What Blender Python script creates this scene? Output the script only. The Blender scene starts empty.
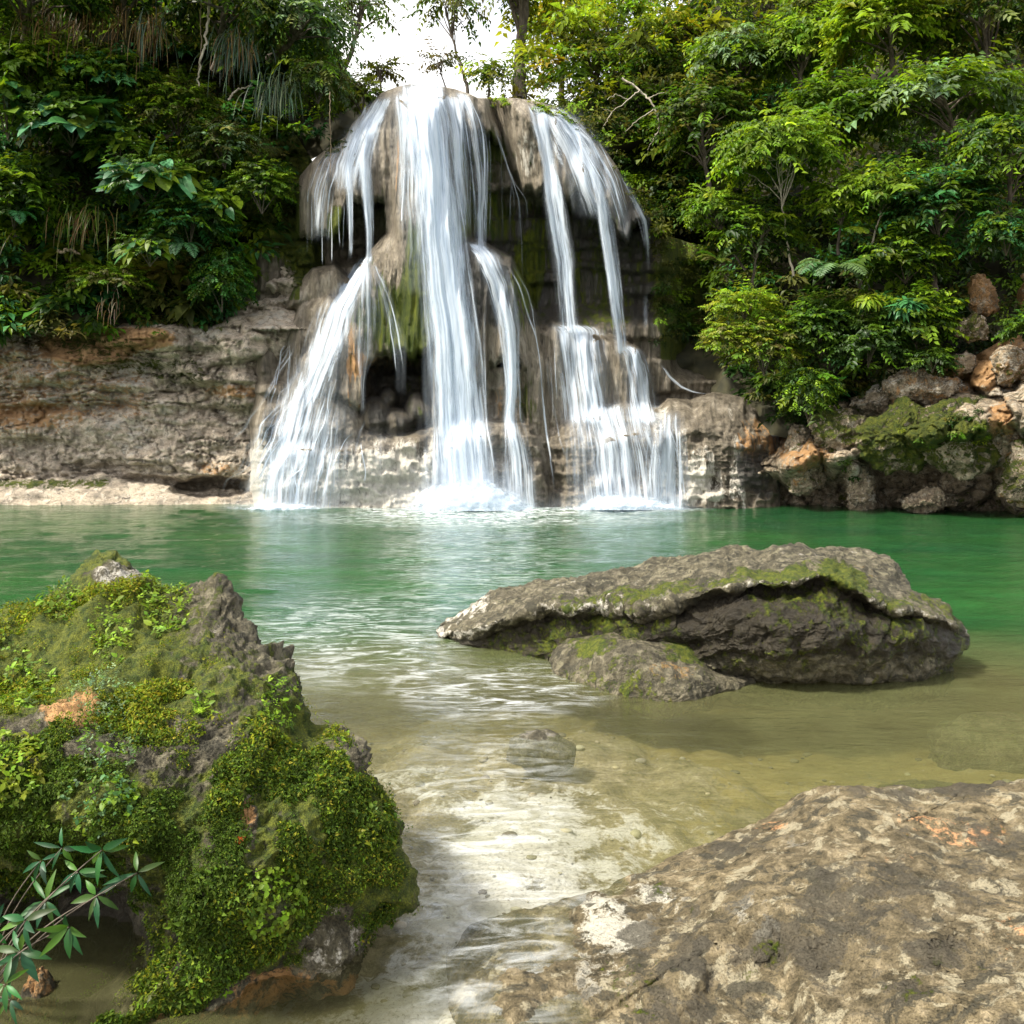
import bpy, math, random
import numpy as np
rng = np.random.default_rng(7); random.seed(7)
S = bpy.context.scene
COL = S.collection
F, H, HY = 887.0, 1.6, 448.0            # focal length in pixels, eye height, horizon row

# ------------------------------------------------------------------ numbers
def P(px, py, D):
    px, py, D = np.broadcast_arrays(np.asarray(px, float), np.asarray(py, float), np.asarray(D, float))
    return np.stack([(px-512)*D/F, D, H+(HY-py)*D/F], -1)
def wl(py): return F*H/(py-HY)           # distance of the water line seen at row py
def smooth(a, b, x):
    t = np.clip((np.asarray(x, float)-a)/(b-a), 0, 1); return t*t*(3-2*t)
def _hash(i, j, k, s):
    with np.errstate(over='ignore'):
        n = (i.astype(np.uint32)*np.uint32(374761393) + j.astype(np.uint32)*np.uint32(668265263)
             + k.astype(np.uint32)*np.uint32(2246822519) + np.uint32((s*3266489917+97) & 0xffffffff))
        n = (n ^ (n >> np.uint32(13)))*np.uint32(1274126177)
        n = (n ^ (n >> np.uint32(15)))*np.uint32(2654435761)
        n = n ^ (n >> np.uint32(16))
    return n.astype(np.float64)/2147483648.0-1.0
def vnoise(p, seed=0):
    p = np.asarray(p, float); f = np.floor(p); i = f.astype(np.int64); t = p-f
    t = t*t*t*(t*(t*6-15)+10)
    r = 0
    for a in (0, 1):
        wa = t[..., 0] if a else 1-t[..., 0]
        for b in (0, 1):
            wb = t[..., 1] if b else 1-t[..., 1]
            for c in (0, 1):
                wc = t[..., 2] if c else 1-t[..., 2]
                r = r + wa*wb*wc*_hash(i[..., 0]+a, i[..., 1]+b, i[..., 2]+c, seed)
    return r
def fbm(p, oct=4, seed=0, gain=.5, ridged=False):
    p = np.asarray(p, float); r = 0; a = 1.; t = 0
    for o in range(oct):
        n = vnoise(p, seed+o*17)
        if ridged: n = 1-2*np.abs(n)
        r = r+a*n; t += a; a *= gain; p = p*2.03+11.3
    return r/t
def worley(p, seed=0):
    p = np.asarray(p, float); i = np.floor(p).astype(np.int64)
    f1 = np.full(p.shape[:-1], 9.); f2 = f1.copy(); cid = np.zeros(p.shape[:-1])
    for a in (-1, 0, 1):
        for b in (-1, 0, 1):
            for c in (-1, 0, 1):
                x, y, z = i[..., 0]+a, i[..., 1]+b, i[..., 2]+c
                q = np.stack([x+.5+.45*_hash(x, y, z, seed), y+.5+.45*_hash(x, y, z, seed+1), z+.5+.45*_hash(x, y, z, seed+2)], -1)
                d = np.sqrt(((q-p)**2).sum(-1)); h = _hash(x, y, z, seed+3)
                n1 = d < f1
                f2 = np.where(n1, f1, np.minimum(f2, d)); cid = np.where(n1, h, cid); f1 = np.where(n1, d, f1)
    return f1, f2, cid
def norm(v): return v/np.maximum(np.linalg.norm(v, axis=-1, keepdims=True), 1e-9)
def poly_sd(poly, x, y):                 # signed distance, positive inside
    poly = np.asarray(poly, float); d = np.full(x.shape, 1e9); ins = np.zeros(x.shape, bool)
    n = len(poly)
    for k in range(n):
        ax, ay = poly[k]; bx, by = poly[(k+1) % n]
        ex, ey = bx-ax, by-ay; L = ex*ex+ey*ey+1e-9
        t = np.clip(((x-ax)*ex+(y-ay)*ey)/L, 0, 1)
        d = np.minimum(d, np.hypot(x-ax-t*ex, y-ay-t*ey))
        c = (ay > y) != (by > y)
        ins ^= c & (x < ex*(y-ay)/(ey if abs(ey) > 1e-9 else 1e-9)+ax)
    return np.where(ins, d, -d)
def rbf(ctrl):
    c = np.asarray(ctrl, float); n = len(c)
    X = c[:, :2]/200.
    def K(r): return np.where(r > 0, r*r*np.log(np.maximum(r, 1e-9)), 0)
    A = np.zeros((n+3, n+3)); A[:n, :n] = K(np.linalg.norm(X[:, None]-X[None], axis=-1))+np.eye(n)*.002
    A[:n, n] = 1; A[:n, n+1:] = X; A[n, :n] = 1; A[n+1:, :n] = X.T
    w = np.linalg.solve(A, np.r_[c[:, 2], 0, 0, 0])
    def f(x, y):
        x = np.asarray(x, float)/200.; y = np.asarray(y, float)/200.
        r = w[n]+w[n+1]*x+w[n+2]*y
        for k in range(n): r = r+w[k]*K(np.hypot(x-X[k, 0], y-X[k, 1]))
        return r
    return f

# ------------------------------------------------------------------ objects
def raw_mesh(name, V, faces, mat, smooth_sh=True, attrs=None):
    """faces: list of int arrays (n,3) / (n,4)."""
    me = bpy.data.meshes.new(name); V = np.asarray(V, np.float32).reshape(-1, 3)
    me.vertices.add(len(V)); me.vertices.foreach_set('co', V.ravel())
    li = np.concatenate([f.ravel() for f in faces]).astype(np.int32)
    tot = np.concatenate([np.full(len(f), f.shape[1]) for f in faces]).astype(np.int32)
    st = np.r_[0, np.cumsum(tot)[:-1]].astype(np.int32)
    me.loops.add(len(li)); me.loops.foreach_set('vertex_index', li)
    me.polygons.add(len(tot)); me.polygons.foreach_set('loop_start', st)
    me.update(calc_edges=True)
    me.polygons.foreach_set('use_smooth', np.full(len(tot), smooth_sh))
    for k, a in (attrs or {}).items():
        a = np.asarray(a, np.float32)
        if a.ndim == 1:
            me.attributes.new(k, 'FLOAT', 'POINT').data.foreach_set('value', a)
        elif a.shape[1] == 3:
            me.attributes.new(k, 'FLOAT_VECTOR', 'POINT').data.foreach_set('vector', a.ravel())
        else:
            me.attributes.new(k, 'FLOAT_COLOR', 'POINT').data.foreach_set('color', a.ravel())
    me.materials.append(mat); me.update()
    return me
def link(name, me, parent=None, loc=(0, 0, 0)):
    o = bpy.data.objects.new(name, me); COL.objects.link(o)
    if parent is not None: o.parent = parent
    else: o.location = loc
    return o
def obj(name, V, faces, mat, parent=None, loc=(0, 0, 0), attrs=None, smooth_sh=True):
    off = np.array(parent.location if parent is not None else loc)
    return link(name, raw_mesh(name, np.asarray(V).reshape(-1, 3)-off, faces, mat, smooth_sh, attrs), parent, loc)
def tag(o, label=None, cat=None, group=None, kind=None):
    if label: o['label'] = label
    if cat: o['category'] = cat
    if group: o['group'] = group
    if kind: o['kind'] = kind
    return o
def thing(name, label, cat, loc, group=None):
    o = bpy.data.objects.new(name, None); COL.objects.link(o); o.location = tuple(float(v) for v in loc)
    o.empty_display_size = .2
    return tag(o, label, cat, group)
def grid_faces(h, w, wrap=False):
    i = np.arange(h*w).reshape(h, w)
    if wrap: i = np.concatenate([i, i[:, :1]], 1)
    return np.stack([i[:-1, :-1], i[:-1, 1:], i[1:, 1:], i[1:, :-1]], -1).reshape(-1, 4)
def vert_normals(V, faces):
    n = np.zeros_like(V)
    for f in faces:
        a = V[f]; nn = np.cross(a[:, 2]-a[:, 0], a[:, -1]-a[:, 1])
        for k in range(f.shape[1]):
            for c in range(3): n[:, c] += np.bincount(f[:, k], nn[:, c], len(V))
    return norm(n)
def tube(pts, rad, n=7):
    pts = np.asarray(pts, float); rad = np.broadcast_to(np.asarray(rad, float), (len(pts),))
    t = norm(np.gradient(pts, axis=0)); ref = np.array([0.31, .9, .17])
    u = norm(np.cross(t, ref)); v = np.cross(t, u)
    a = np.linspace(0, 2*np.pi, n, endpoint=False)
    V = pts[:, None]+rad[:, None, None]*(np.cos(a)[None, :, None]*u[:, None]+np.sin(a)[None, :, None]*v[:, None])
    return V.reshape(-1, 3), grid_faces(len(pts), n, True)
class Bag:                               # gathers pieces of ONE part
    def __init__(s): s.V = []; s.F3 = []; s.F4 = []; s.C = []; s.n = 0
    def add(s, V, f, col=None):
        V = np.asarray(V).reshape(-1, 3); s.V.append(V)
        (s.F4 if f.shape[1] == 4 else s.F3).append(f+s.n); s.n += len(V)
        if col is not None: s.C.append(np.broadcast_to(col, (len(V), 3)) if np.ndim(col) == 1 else col)
    def tube(s, pts, rad, n=6, col=None): V, f = tube(pts, rad, n); s.add(V, f, col)
    def build(s, name, mat, parent=None, loc=(0, 0, 0), smooth_sh=True):
        V = np.concatenate(s.V); fs = [np.concatenate(x) for x in (s.F3, s.F4) if x]
        at = {}
        if s.C: c = np.concatenate(s.C); at['col'] = np.c_[c, np.ones(len(c))]
        return obj(name, V, fs, mat, parent, loc, at, smooth_sh)
    # ---- leaves: arrays of base, axis, normal, length, width, colour
    def leaves(s, b, d, n, L, W, col, lod=1, bend=.25, fold=.25):
        N = len(b); d = norm(d); sd = norm(np.cross(d, n)); n = np.cross(sd, d)
        L = np.broadcast_to(L, (N,))[:, None]; W = np.broadcast_to(W, (N,))[:, None]*.5
        if lod == 1:
            R_ = b+d*L*.45+sd*W+n*W*fold; L_ = b+d*L*.45-sd*W+n*W*fold; T = b+d*L-n*L*bend
            V = np.stack([b, R_, T, L_], 1); q = np.arange(N)[:, None]*4
            f = np.concatenate([q+[0, 1, 2], q+[0, 2, 3]]); k = 4
        else:
            ts, ws = {2: ([0, .3, .65, 1], [.06, .95, .8, .02]), 3: ([0, .12, .35, .6, .82, 1], [.05, .5, 1, .9, .5, .02]),
                      4: ([0, .06, .3, .6, .85, 1], [.55, .85, 1, .78, .35, .02])}[lod]
            row = []
            for t, w in zip(ts, ws):
                c = b+d*L*t-n*L*bend*t*t
                row += [c-sd*W*w+n*W*w*fold, c, c+sd*W*w+n*W*w*fold]
            V = np.stack(row, 1); k = V.shape[1]; q = (np.arange(N)*k)[:, None]
            f = np.concatenate([q+np.array([3*i+j, 3*i+j+1, 3*i+j+4, 3*i+j+3]) for i in range(len(ts)-1) for j in (0, 1)])
        c = np.repeat(np.broadcast_to(col, (N, 3)), k, 0)
        s.add(V, f, c)
    def blades(s, b, d, L, W, col, droop=1., seg=6):   # long narrow arching blades
        N = len(b); d = norm(d); L = np.broadcast_to(L, (N,))[:, None]; W = np.broadcast_to(W, (N,))[:, None]*.5
        sd = norm(np.cross(d, [0.02, -.05, 1.])+rng.normal(0, .25, (N, 3))); row = []
        droop = np.broadcast_to(droop, (N,))[:, None]
        pos = b.copy(); dd = d.copy()
        for i in range(seg+1):
            t = i/seg; w = W*(.55+.9*t)*(1-t)**.6+W*.03
            row += [pos-sd*w, pos+sd*w]
            dd = norm(dd+np.array([0, 0, -1.])*droop/seg); pos = pos+dd*L/seg
        V = np.stack(row, 1); k = V.shape[1]; q = (np.arange(N)*k)[:, None]
        f = np.concatenate([q+np.array([2*i, 2*i+1, 2*i+3, 2*i+2]) for i in range(seg)])
        s.add(V, f, np.repeat(np.broadcast_to(col, (N, 3)), k, 0))

# ------------------------------------------------------------------ materials
def new_mat(name):
    m = bpy.data.materials.new(name); m.use_nodes = True; nt = m.node_tree; nt.nodes.clear()
    out = nt.nodes.new('ShaderNodeOutputMaterial'); return m, nt, out
class N:                                  # tiny node-graph helper
    def __init__(s, nt): s.nt = nt
    def new(s, t, **kw):
        n = s.nt.nodes.new(t)
        for k, v in kw.items(): setattr(n, k, v)
        return n
    def l(s, a, b): s.nt.links.new(a, b)
    def val(s, sock, v):
        if isinstance(v, bpy.types.NodeSocket): s.l(v, sock)
        else: sock.default_value = v if not (isinstance(v, tuple) and len(v) == 3 and sock.type == 'RGBA') else (*v, 1)
    def coord(s, scale=(1, 1, 1), src=None):
        m = s.new('ShaderNodeMapping'); m.inputs['Scale'].default_value = scale
        if src is None: src = s.new('ShaderNodeTexCoord').outputs['Object']
        s.l(src, m.inputs['Vector']); return m.outputs[0]
    def noise(s, vec, scale, detail=6, rough=.6, dist=0.):
        n = s.new('ShaderNodeTexNoise'); s.l(vec, n.inputs['Vector'])
        n.inputs['Scale'].default_value = scale; n.inputs['Detail'].default_value = detail
        n.inputs['Roughness'].default_value = rough; n.inputs['Distortion'].default_value = dist
        return n.outputs[0]
    def vor(s, vec, scale, feature='DISTANCE_TO_EDGE'):
        n = s.new('ShaderNodeTexVoronoi', feature=feature); s.l(vec, n.inputs['Vector']); n.inputs['Scale'].default_value = scale
        return n.outputs['Distance']
    def rng(s, v, a, b, c=0., d=1.):
        n = s.new('ShaderNodeMapRange', interpolation_type='SMOOTHSTEP'); s.val(n.inputs[0], v)
        for i, x in enumerate((a, b, c, d)): s.val(n.inputs[i+1], x)
        return n.outputs[0]
    def math(s, op, a, b=0., c=0., clamp=False):
        n = s.new('ShaderNodeMath', operation=op, use_clamp=clamp)
        for i, v in enumerate((a, b, c)): s.val(n.inputs[i], v)
        return n.outputs[0]
    def mix(s, f, a, b):
        n = s.new('ShaderNodeMix', data_type='RGBA'); s.val(n.inputs[0], f); s.val(n.inputs[6], a); s.val(n.inputs[7], b); return n.outputs[2]
    def mul(s, a, b, f=1.):
        n = s.new('ShaderNodeMix', data_type='RGBA', blend_type='MULTIPLY'); s.val(n.inputs[0], f); s.val(n.inputs[6], a); s.val(n.inputs[7], b); return n.outputs[2]
    def attr(s, name): return s.new('ShaderNodeAttribute', attribute_name=name)
    def bump(s, h, strength=.5, dist=.1, nrm=None):
        n = s.new('ShaderNodeBump'); n.inputs['Strength'].default_value = strength; n.inputs['Distance'].default_value = dist
        s.l(h, n.inputs['Height'])
        if nrm is not None: s.l(nrm, n.inputs['Normal'])
        return n.outputs[0]
    def shmix(s, f, a, b):
        n = s.new('ShaderNodeMixShader'); s.val(n.inputs[0], f); s.l(a, n.inputs[1]); s.l(b, n.inputs[2]); return n.outputs[0]

def rock_mat(name, dark, mid, light, warm=(.42, .23, .09), pale=(.55, .52, .45), stain_shade=(.035, .034, .03),
             moss_a=(.035, .06, .006), moss_b=(.13, .15, .015), scale=1., stretch=1., bump=.6, bdist=.08, rough=.8, crack=2.2, spec=.3, pits=.75, mottle=None):
    """zone attribute: R moss, G warm stone, B painted shade and dark stain, A pale stone; all broken up by noise."""
    m, nt, out = new_mat(name); n = N(nt)
    c = n.coord((scale, scale, scale*stretch))
    big = n.noise(c, .9, 5, .55, .4); med = n.noise(c, 4., 8, .65, .3); fine = n.noise(c, 22., 6, .7)
    z = n.attr('zone'); sep = n.new('ShaderNodeSeparateColor'); n.l(z.outputs['Color'], sep.inputs[0])
    R_, G_, B_, A_ = sep.outputs[0], sep.outputs[1], sep.outputs[2], z.outputs['Alpha']
    col = n.mix(n.rng(med, .32, .5), dark, mid); col = n.mix(n.rng(med, .48, .68), col, light)
    col = n.mul(col, n.mix(n.rng(big, .3, .7), (.72, .7, .68), (1.12, 1.08, 1.02)))
    col = n.mul(col, n.mix(n.rng(fine, .3, .7), (.68, .68, .7), (1.25, 1.25, 1.22)), .8)
    if mottle:                            # crusts of pale and dark lichen, a few centimetres across
        ms, mp, md = mottle; m1 = n.noise(n.coord((scale*1.05+.1, scale, scale)), ms, 9, .68, .6); m2 = n.noise(n.coord((scale, scale*1.1, scale)), ms*.7, 9, .7, .8)
        col = n.mix(n.math('MULTIPLY', n.rng(m1, .53, .6), .8), col, n.mul(mp, n.mix(fine, (.7, .7, .7), (1.25, 1.25, 1.2))))
        col = n.mix(n.math('MULTIPLY', n.rng(m2, .53, .59), .85), col, n.mul(md, n.mix(fine, (.5, .5, .5), (1.7, 1.7, 1.7))))
    def brk(zv, nz, w=.32):              # zone weight broken up by a noise
        nz = n.math('ADD', n.math('MULTIPLY', nz, .68), n.math('MULTIPLY', fine, .32)); t = n.math('ADD', zv, n.math('MULTIPLY', n.math('SUBTRACT', nz, .5), 1.9)); return n.rng(t, .5-w*.3, .5+w*.3)
    col = n.mix(n.math('MULTIPLY', brk(A_, med), .85), col, n.mul(pale, n.mix(fine, (.7, .7, .7), (1.15, 1.15, 1.15))))
    med2 = n.noise(n.coord((scale*1.7+.3, scale*1.4, scale*stretch*1.6)), 3.1, 7, .62, .5)
    col = n.mix(n.math('MULTIPLY', brk(G_, med2), .85), col, n.mul(warm, n.mix(med, (.6, .55, .5), (1.3, 1.35, 1.4))))
    col = n.mix(n.math('MULTIPLY', brk(B_, med, .25), .85), col, n.mul(stain_shade, n.mix(fine, (.6, .6, .6), (1.5, 1.5, 1.6))))
    pit = n.noise(n.coord((scale*1.3, scale*1.2, scale*stretch*1.2)), 42., 5, .75); col = n.mul(col, n.mix(n.rng(pit, .36, .46), (.35, .34, .32), (1.06, 1.06, 1.06)), pits)
    spk = n.noise(n.coord((scale*1.1, scale*1.2, scale)), 60., 3, .6)
    mossc = n.mix(n.rng(n.noise(c, 7., 6, .7), .35, .65), moss_a, moss_b); mossc = n.mul(mossc, n.mix(n.rng(spk, .35, .65), (.55, .55, .5), (1.4, 1.35, 1.3)))
    mf = brk(R_, med2, .35); col = n.mix(mf, col, mossc)
    cr = n.rng(n.vor(n.coord((scale, scale, scale*max(stretch, .5)*1.3), n.new('ShaderNodeTexCoord').outputs['Object']), crack), 0., .06)
    h = n.math('ADD', n.math('ADD', n.math('MULTIPLY', med, .9), n.math('MULTIPLY', fine, .4)), n.math('MULTIPLY', n.rng(pit, .3, .5), .22))
    h = n.math('ADD', h, n.math('MULTIPLY', cr, .08)); h = n.math('ADD', h, n.math('MULTIPLY', n.math('MULTIPLY', spk, mf), .9))
    b = n.bump(h, bump, bdist)
    p = n.new('ShaderNodeBsdfPrincipled'); n.l(col, p.inputs['Base Color']); n.l(b, p.inputs['Normal'])
    n.l(n.rng(n.math('ADD', B_, n.math('MULTIPLY', fine, .3)), 0, 1.2, rough, rough*.55), p.inputs['Roughness']); p.inputs['Specular IOR Level'].default_value = spec
    n.l(p.outputs[0], out.inputs[0]); return m

def leaf_mat(name, trans=.35, rough=.42, spec=.35):
    m, nt, out = new_mat(name); n = N(nt)
    a = n.attr('col'); nz = n.noise(n.coord(), 9., 3, .6)
    c = n.mul(a.outputs['Color'], n.mix(n.rng(nz, .3, .7), (.75, .78, .75), (1.2, 1.18, 1.15)))
    p = n.new('ShaderNodeBsdfPrincipled'); n.l(c, p.inputs['Base Color']); p.inputs['Roughness'].default_value = rough; p.inputs['Specular IOR Level'].default_value = spec
    t = n.new('ShaderNodeBsdfTranslucent'); n.l(n.mul(c, (1.5, 1.45, .7)), t.inputs[0])
    n.l(n.shmix(trans, p.outputs[0], t.outputs[0]), out.inputs[0]); return m
def plain_mat(name, a, b, scale=6., rough=.85, stretch=.2):
    m, nt, out = new_mat(name); n = N(nt)
    nz = n.noise(n.coord((1, 1, stretch)), scale, 7, .65, .4)
    p = n.new('ShaderNodeBsdfPrincipled'); n.l(n.mix(n.rng(nz, .3, .7), a, b), p.inputs['Base Color']); p.inputs['Roughness'].default_value = rough
    n.l(n.bump(nz, .5, .02), p.inputs['Normal']); n.l(p.outputs[0], out.inputs[0]); return m

LEAF = leaf_mat('leaf', .4, .45, .22); GLOSS = leaf_mat('glossy_leaf', .28, .42, .3); MOSS = leaf_mat('moss_leaf', .3, .7, .15)
BARK = plain_mat('bark', (.045, .035, .025), (.16, .13, .1), 9.); PALEBARK = plain_mat('pale_bark', (.2, .17, .12), (.42, .38, .3), 9.)
ROOTM = plain_mat('root', (.08, .055, .03), (.25, .19, .12), 14.)
SOIL = plain_mat('soil', (.012, .013, .006), (.05, .045, .02), 1.5, .95, 1.)
TUFA = rock_mat('tufa', (.06, .052, .038), (.17, .148, .112), (.31, .28, .23), stretch=.12, scale=.8, bump=.8, bdist=.12, crack=.8, rough=.55)
CLIFF = rock_mat('cliff_limestone', (.28, .24, .19), (.52, .45, .36), (.7, .61, .5), pits=.4, mottle=(5., (.68, .6, .5), (.22, .19, .15)), scale=.8, stretch=1.8, bump=.9, bdist=.14, crack=1.2)
BANK = rock_mat('bank_limestone', mottle=(7., (.5, .45, .36), (.06, .055, .035)), dark=(.13, .105, .075), mid=(.34, .28, .2), light=(.54, .46, .36), scale=.9, bump=.9, bdist=.14, crack=1.4)
BOULD = rock_mat('boulder_limestone', (.028, .026, .017), (.088, .08, .052), (.21, .19, .14), stain_shade=(.017, .013, .007), mottle=(4., (.17, .155, .1), (.03, .028, .018)), scale=3.2, bump=.8, bdist=.03, crack=1.3)
SLAB = rock_mat('lichen_limestone', (.045, .04, .025), (.135, .112, .068), (.29, .245, .16), scale=4.2, spec=.15, bump=.8, bdist=.02, crack=1.0, mottle=(2.3, (.31, .275, .19), (.042, .039, .028)),
                stain_shade=(.052, .046, .032), pale=(.48, .46, .38), warm=(.5, .27, .13))
BEDM = rock_mat('bed_limestone', (.13, .115, .06), (.26, .23, .14), (.4, .36, .26), scale=1.5, bump=.6, bdist=.04, pale=(.62, .61, .59), warm=(.25, .2, .07), crack=.7, pits=.5)
# ================================================================== ROCK FACES
def relief(name, xs, ys, yb, rows, Dfun, zonefun, mat, back=8., nback=10, label=None, cat=None, kind=None, rough=None):
    """A rock face or slope: columns xs, from its skyline ys(x) down to yb(x), running back on top."""
    top = ys(xs)[None, :]; bot = yb(xs)[None, :] if callable(yb) else np.full((1, len(xs)), yb)
    t = np.linspace(0, 1, rows)[:, None]
    px = np.broadcast_to(xs[None, :], (rows, len(xs))); py = top+(bot-top)*t
    D = Dfun(px, py); V = P(px, py, D)
    if rough is not None:
        V[..., 1] += rough(V, px, py)
        D2 = V[..., 1]; V = P(px, py, D2)
    if nback:
        k = (np.arange(nback, 0, -1)/nback)[:, None, None]**1.5
        top3 = V[0][None]; Vb = top3+k*np.array([0, back, 0.])*1.+k*(top3*[1, 0, 0])*(back/np.maximum(top3[..., 1:2], 1))
        Vb[..., 2] += .25*fbm(Vb*.5, 3, 5)*np.minimum(k[..., 0]*4, 1)
        V = np.concatenate([Vb, V], 0)
        px = np.concatenate([np.broadcast_to(xs, (nback, len(xs))), px]); py = np.concatenate([np.broadcast_to(top, (nback, len(xs)))-k[..., 0]*30, py])
    z = zonefun(px, py, V).reshape(-1, 4) if zonefun else np.zeros((V.shape[0]*V.shape[1], 4))
    h, w = V.shape[:2]
    c = (0., 0., 0.) if kind else tuple(V[-1, w//2])
    o = obj(name, V.reshape(-1, 3), [grid_faces(h, w)], mat, None, c, {'zone': np.clip(z, 0, 1)})
    return tag(o, label, cat, None, kind), V
def Z(px, moss=0., warm=0., dark=0., pale=0.):
    return np.stack([np.broadcast_to(np.asarray(v, float), px.shape) for v in (moss, warm, dark, pale)], -1)
def box(px, py, x0, x1, y0, y1, f=12.):
    return smooth(x0-f, x0+f, px)*(1-smooth(x1-f, x1+f, px))*smooth(y0-f, y0+f, py)*(1-smooth(y1-f, y1+f, py))
def blob(px, py, cx, cy, rx, ry): return np.clip(1.25-((px-cx)/rx)**2-((py-cy)/ry)**2, 0, 1)

# ---------------- the tufa face the water runs down
SKX = [215, 262, 290, 303, 315, 330, 345, 352, 369, 381, 396, 410, 445, 455, 470, 478, 493, 516, 541, 564, 582, 602, 618, 633, 648, 653, 668, 700, 780]
SKY = [235, 205, 190, 172, 158, 146, 137, 124, 107, 93, 87, 84, 87, 89, 94, 98, 98, 98, 102, 111, 125, 145, 168, 201, 215, 224, 236, 246, 262]
def fall_sky(x): return np.interp(x, SKX, SKY)
def lobe(px, py, poly, Df, p, w, cut=None, wob=6.5):
    sd = poly_sd(poly, px, py)
    t = np.clip(sd/w, 0, 1); D = Df+p*(1-np.sqrt(1-(1-t)**2))
    ok = sd > 0
    if cut is not None:
        cx, cy = zip(*cut); yb = np.interp(px, cx, cy)
        yb = yb+wob*fbm(np.stack([px*.22, px*0+3, px*0], -1), 3, 9)+wob*.8*vnoise(np.stack([px*.05, px*0+8, px*0], -1), 4)
        D = D+.5*smooth(-12, 0, py-yb)**3; ok &= py < yb
    return np.where(ok, D, 99.)
def fall_depth(px, py):
    wx = px+5*fbm(np.stack([px*.02, py*.02, px*0], -1), 3, 3); wy = py+4*fbm(np.stack([px*.03, py*.03, px*0+5], -1), 3, 13)
    wall = 26.7+.9*smooth(300, 240, px)*-1+.5*smooth(640, 700, px)
    wall = wall-1.3*smooth(330, 430, py)*(px < 560)-.6*smooth(300, 330, py)
    # strata on the recessed wall
    wall = wall+1.*box(px, py, 362, 436, 352, 420, 10)+.9*box(px, py, 335, 392, 190, 262, 8)+.8*box(px, py, 500, 650, 190, 315, 14)
    wall = wall-.16*np.tanh(3*vnoise(np.stack([wx*.02, wy*.09, px*0+2], -1), 6))
    D = wall
    L = []
    L.append(lobe(px, py, [(296, 300), (296, 190), (306, 160), (330, 140), (350, 120), (366, 103), (380, 85), (396, 76), (445, 76), (474, 86), (489, 100), (500, 130), (508, 170), (522, 205), (530, 330)], 24.7, 1.8, 55,
             [(295, 236), (320, 238), (338, 236), (346, 200), (372, 200), (384, 206), (390, 300), (455, 320), (458, 132), (487, 132), (492, 140), (500, 150), (520, 192)]))
    L.append(lobe(px, py, [(398, 98), (446, 94), (464, 140), (474, 240), (478, 520), (420, 520), (300, 440), (300, 360), (322, 325), (340, 298), (358, 268), (370, 250), (386, 232), (392, 190), (393, 140)], 24.0, 1.3, 34,
             [(300, 400), (347, 402), (350, 408), (361, 407), (364, 362), (405, 358), (426, 348), (432, 350), (434, 510)]))
    L.append(lobe(px, py, [(490, 80), (516, 88), (541, 93), (566, 103), (584, 118), (606, 142), (622, 166), (637, 200), (656, 222), (656, 300), (560, 330), (530, 290), (514, 180), (503, 144)], 25.0, 1.9, 46,
             [(495, 178), (516, 182), (523, 198), (547, 196), (553, 205), (577, 198), (592, 206), (597, 213), (618, 236), (628, 243), (636, 226), (652, 226)]))
    L.append(lobe(px, py, [(436, 230), (463, 234), (488, 244), (512, 256), (524, 280), (537, 315), (546, 362), (552, 425), (560, 600), (430, 600)], 24.0, 1.3, 34,
             [(440, 385), (484, 380), (490, 368), (520, 370), (526, 378), (531, 600)]))
    L.append(np.where((px > 455)&(px < 538), 24.45+.12*np.abs(np.sin((py-372)*.19))+.004*np.abs(px-500), 99.)+np.where((py > 366)&(py < 430), 0, 99))
    L.append(lobe(px, py, [(395, 436), (440, 424), (480, 420), (536, 424), (550, 470), (552, 600), (395, 600)], 23.75, .6, 20))
    L.append(lobe(px, py, [(536, 330), (552, 320), (575, 323), (600, 336), (614, 370), (620, 470), (536, 470)], 24.7, 1.2, 26))
    L.append(lobe(px, py, [(600, 334), (615, 336), (640, 348), (653, 380), (660, 450), (600, 450)], 25.0, 1., 20))
    L.append(lobe(px, py, [(536, 440), (545, 425), (575, 410), (620, 400), (650, 406), (690, 412), (700, 450), (712, 520), (712, 640), (530, 640)], 23.9, 1.6, 46))
    L.append(lobe(px, py, [(640, 420), (668, 398), (690, 400), (715, 392), (745, 396), (775, 425), (790, 470), (790, 640), (640, 640)], 23.8, 1.9, 70))
    L.append(lobe(px, py, [(243, 600), (247, 480), (262, 432), (276, 402), (300, 370), (340, 378), (372, 422), (436, 434), (450, 600)], 23.9, 1.5, 46))
    for cx, cy, rx, ry, p in [(376, 418, 18, 22, 1.3), (398, 424, 20, 16, 1.5), (418, 412, 14, 20, 1.2), (388, 400, 10, 12, .6)]:
        L.append(np.where(((wx-cx)/rx)**2+((wy-cy)/ry)**2 < 1, 25.4-p*np.sqrt(np.maximum(0, 1-((wx-cx)/rx)**2-((wy-cy)/ry)**2)), 99.))
    L.append(lobe(px, py, [(270, 420), (288, 330), (300, 302), (330, 290), (350, 300), (362, 420)], 25.1, .8, 22))
    L.append(lobe(px, py, [(284, 310), (292, 290), (312, 268), (334, 264), (352, 280), (352, 312)], 25.5, .8, 14))
    D = np.minimum.reduce([D]+L)
    # drapery flutes, then lumps
    fl = fbm(np.stack([wx*.075, wy*.006, px*0], -1), 4, 21, .55, True); up = 1-smooth(400, 440, py)
    D = D-.26*fl*(.3+.7*up)
    b = np.stack([px*.028, py*.035, D*.6], -1)
    D = D-.16*fbm(b, 5, 31, .55)-(.22*(1-up)+.03)*fbm(b*2.2, 4, 41, .6, True)*smooth(395, 440, py)
    apron = 1-up; D = D-apron*(.16*fbm(np.stack([wx*.07, wy*.05, px*0], -1), 4, 51, .6, True)+.12*np.tanh(4*vnoise(np.stack([wx*.03, wy*.07, px*0+1], -1), 53)))
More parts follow.
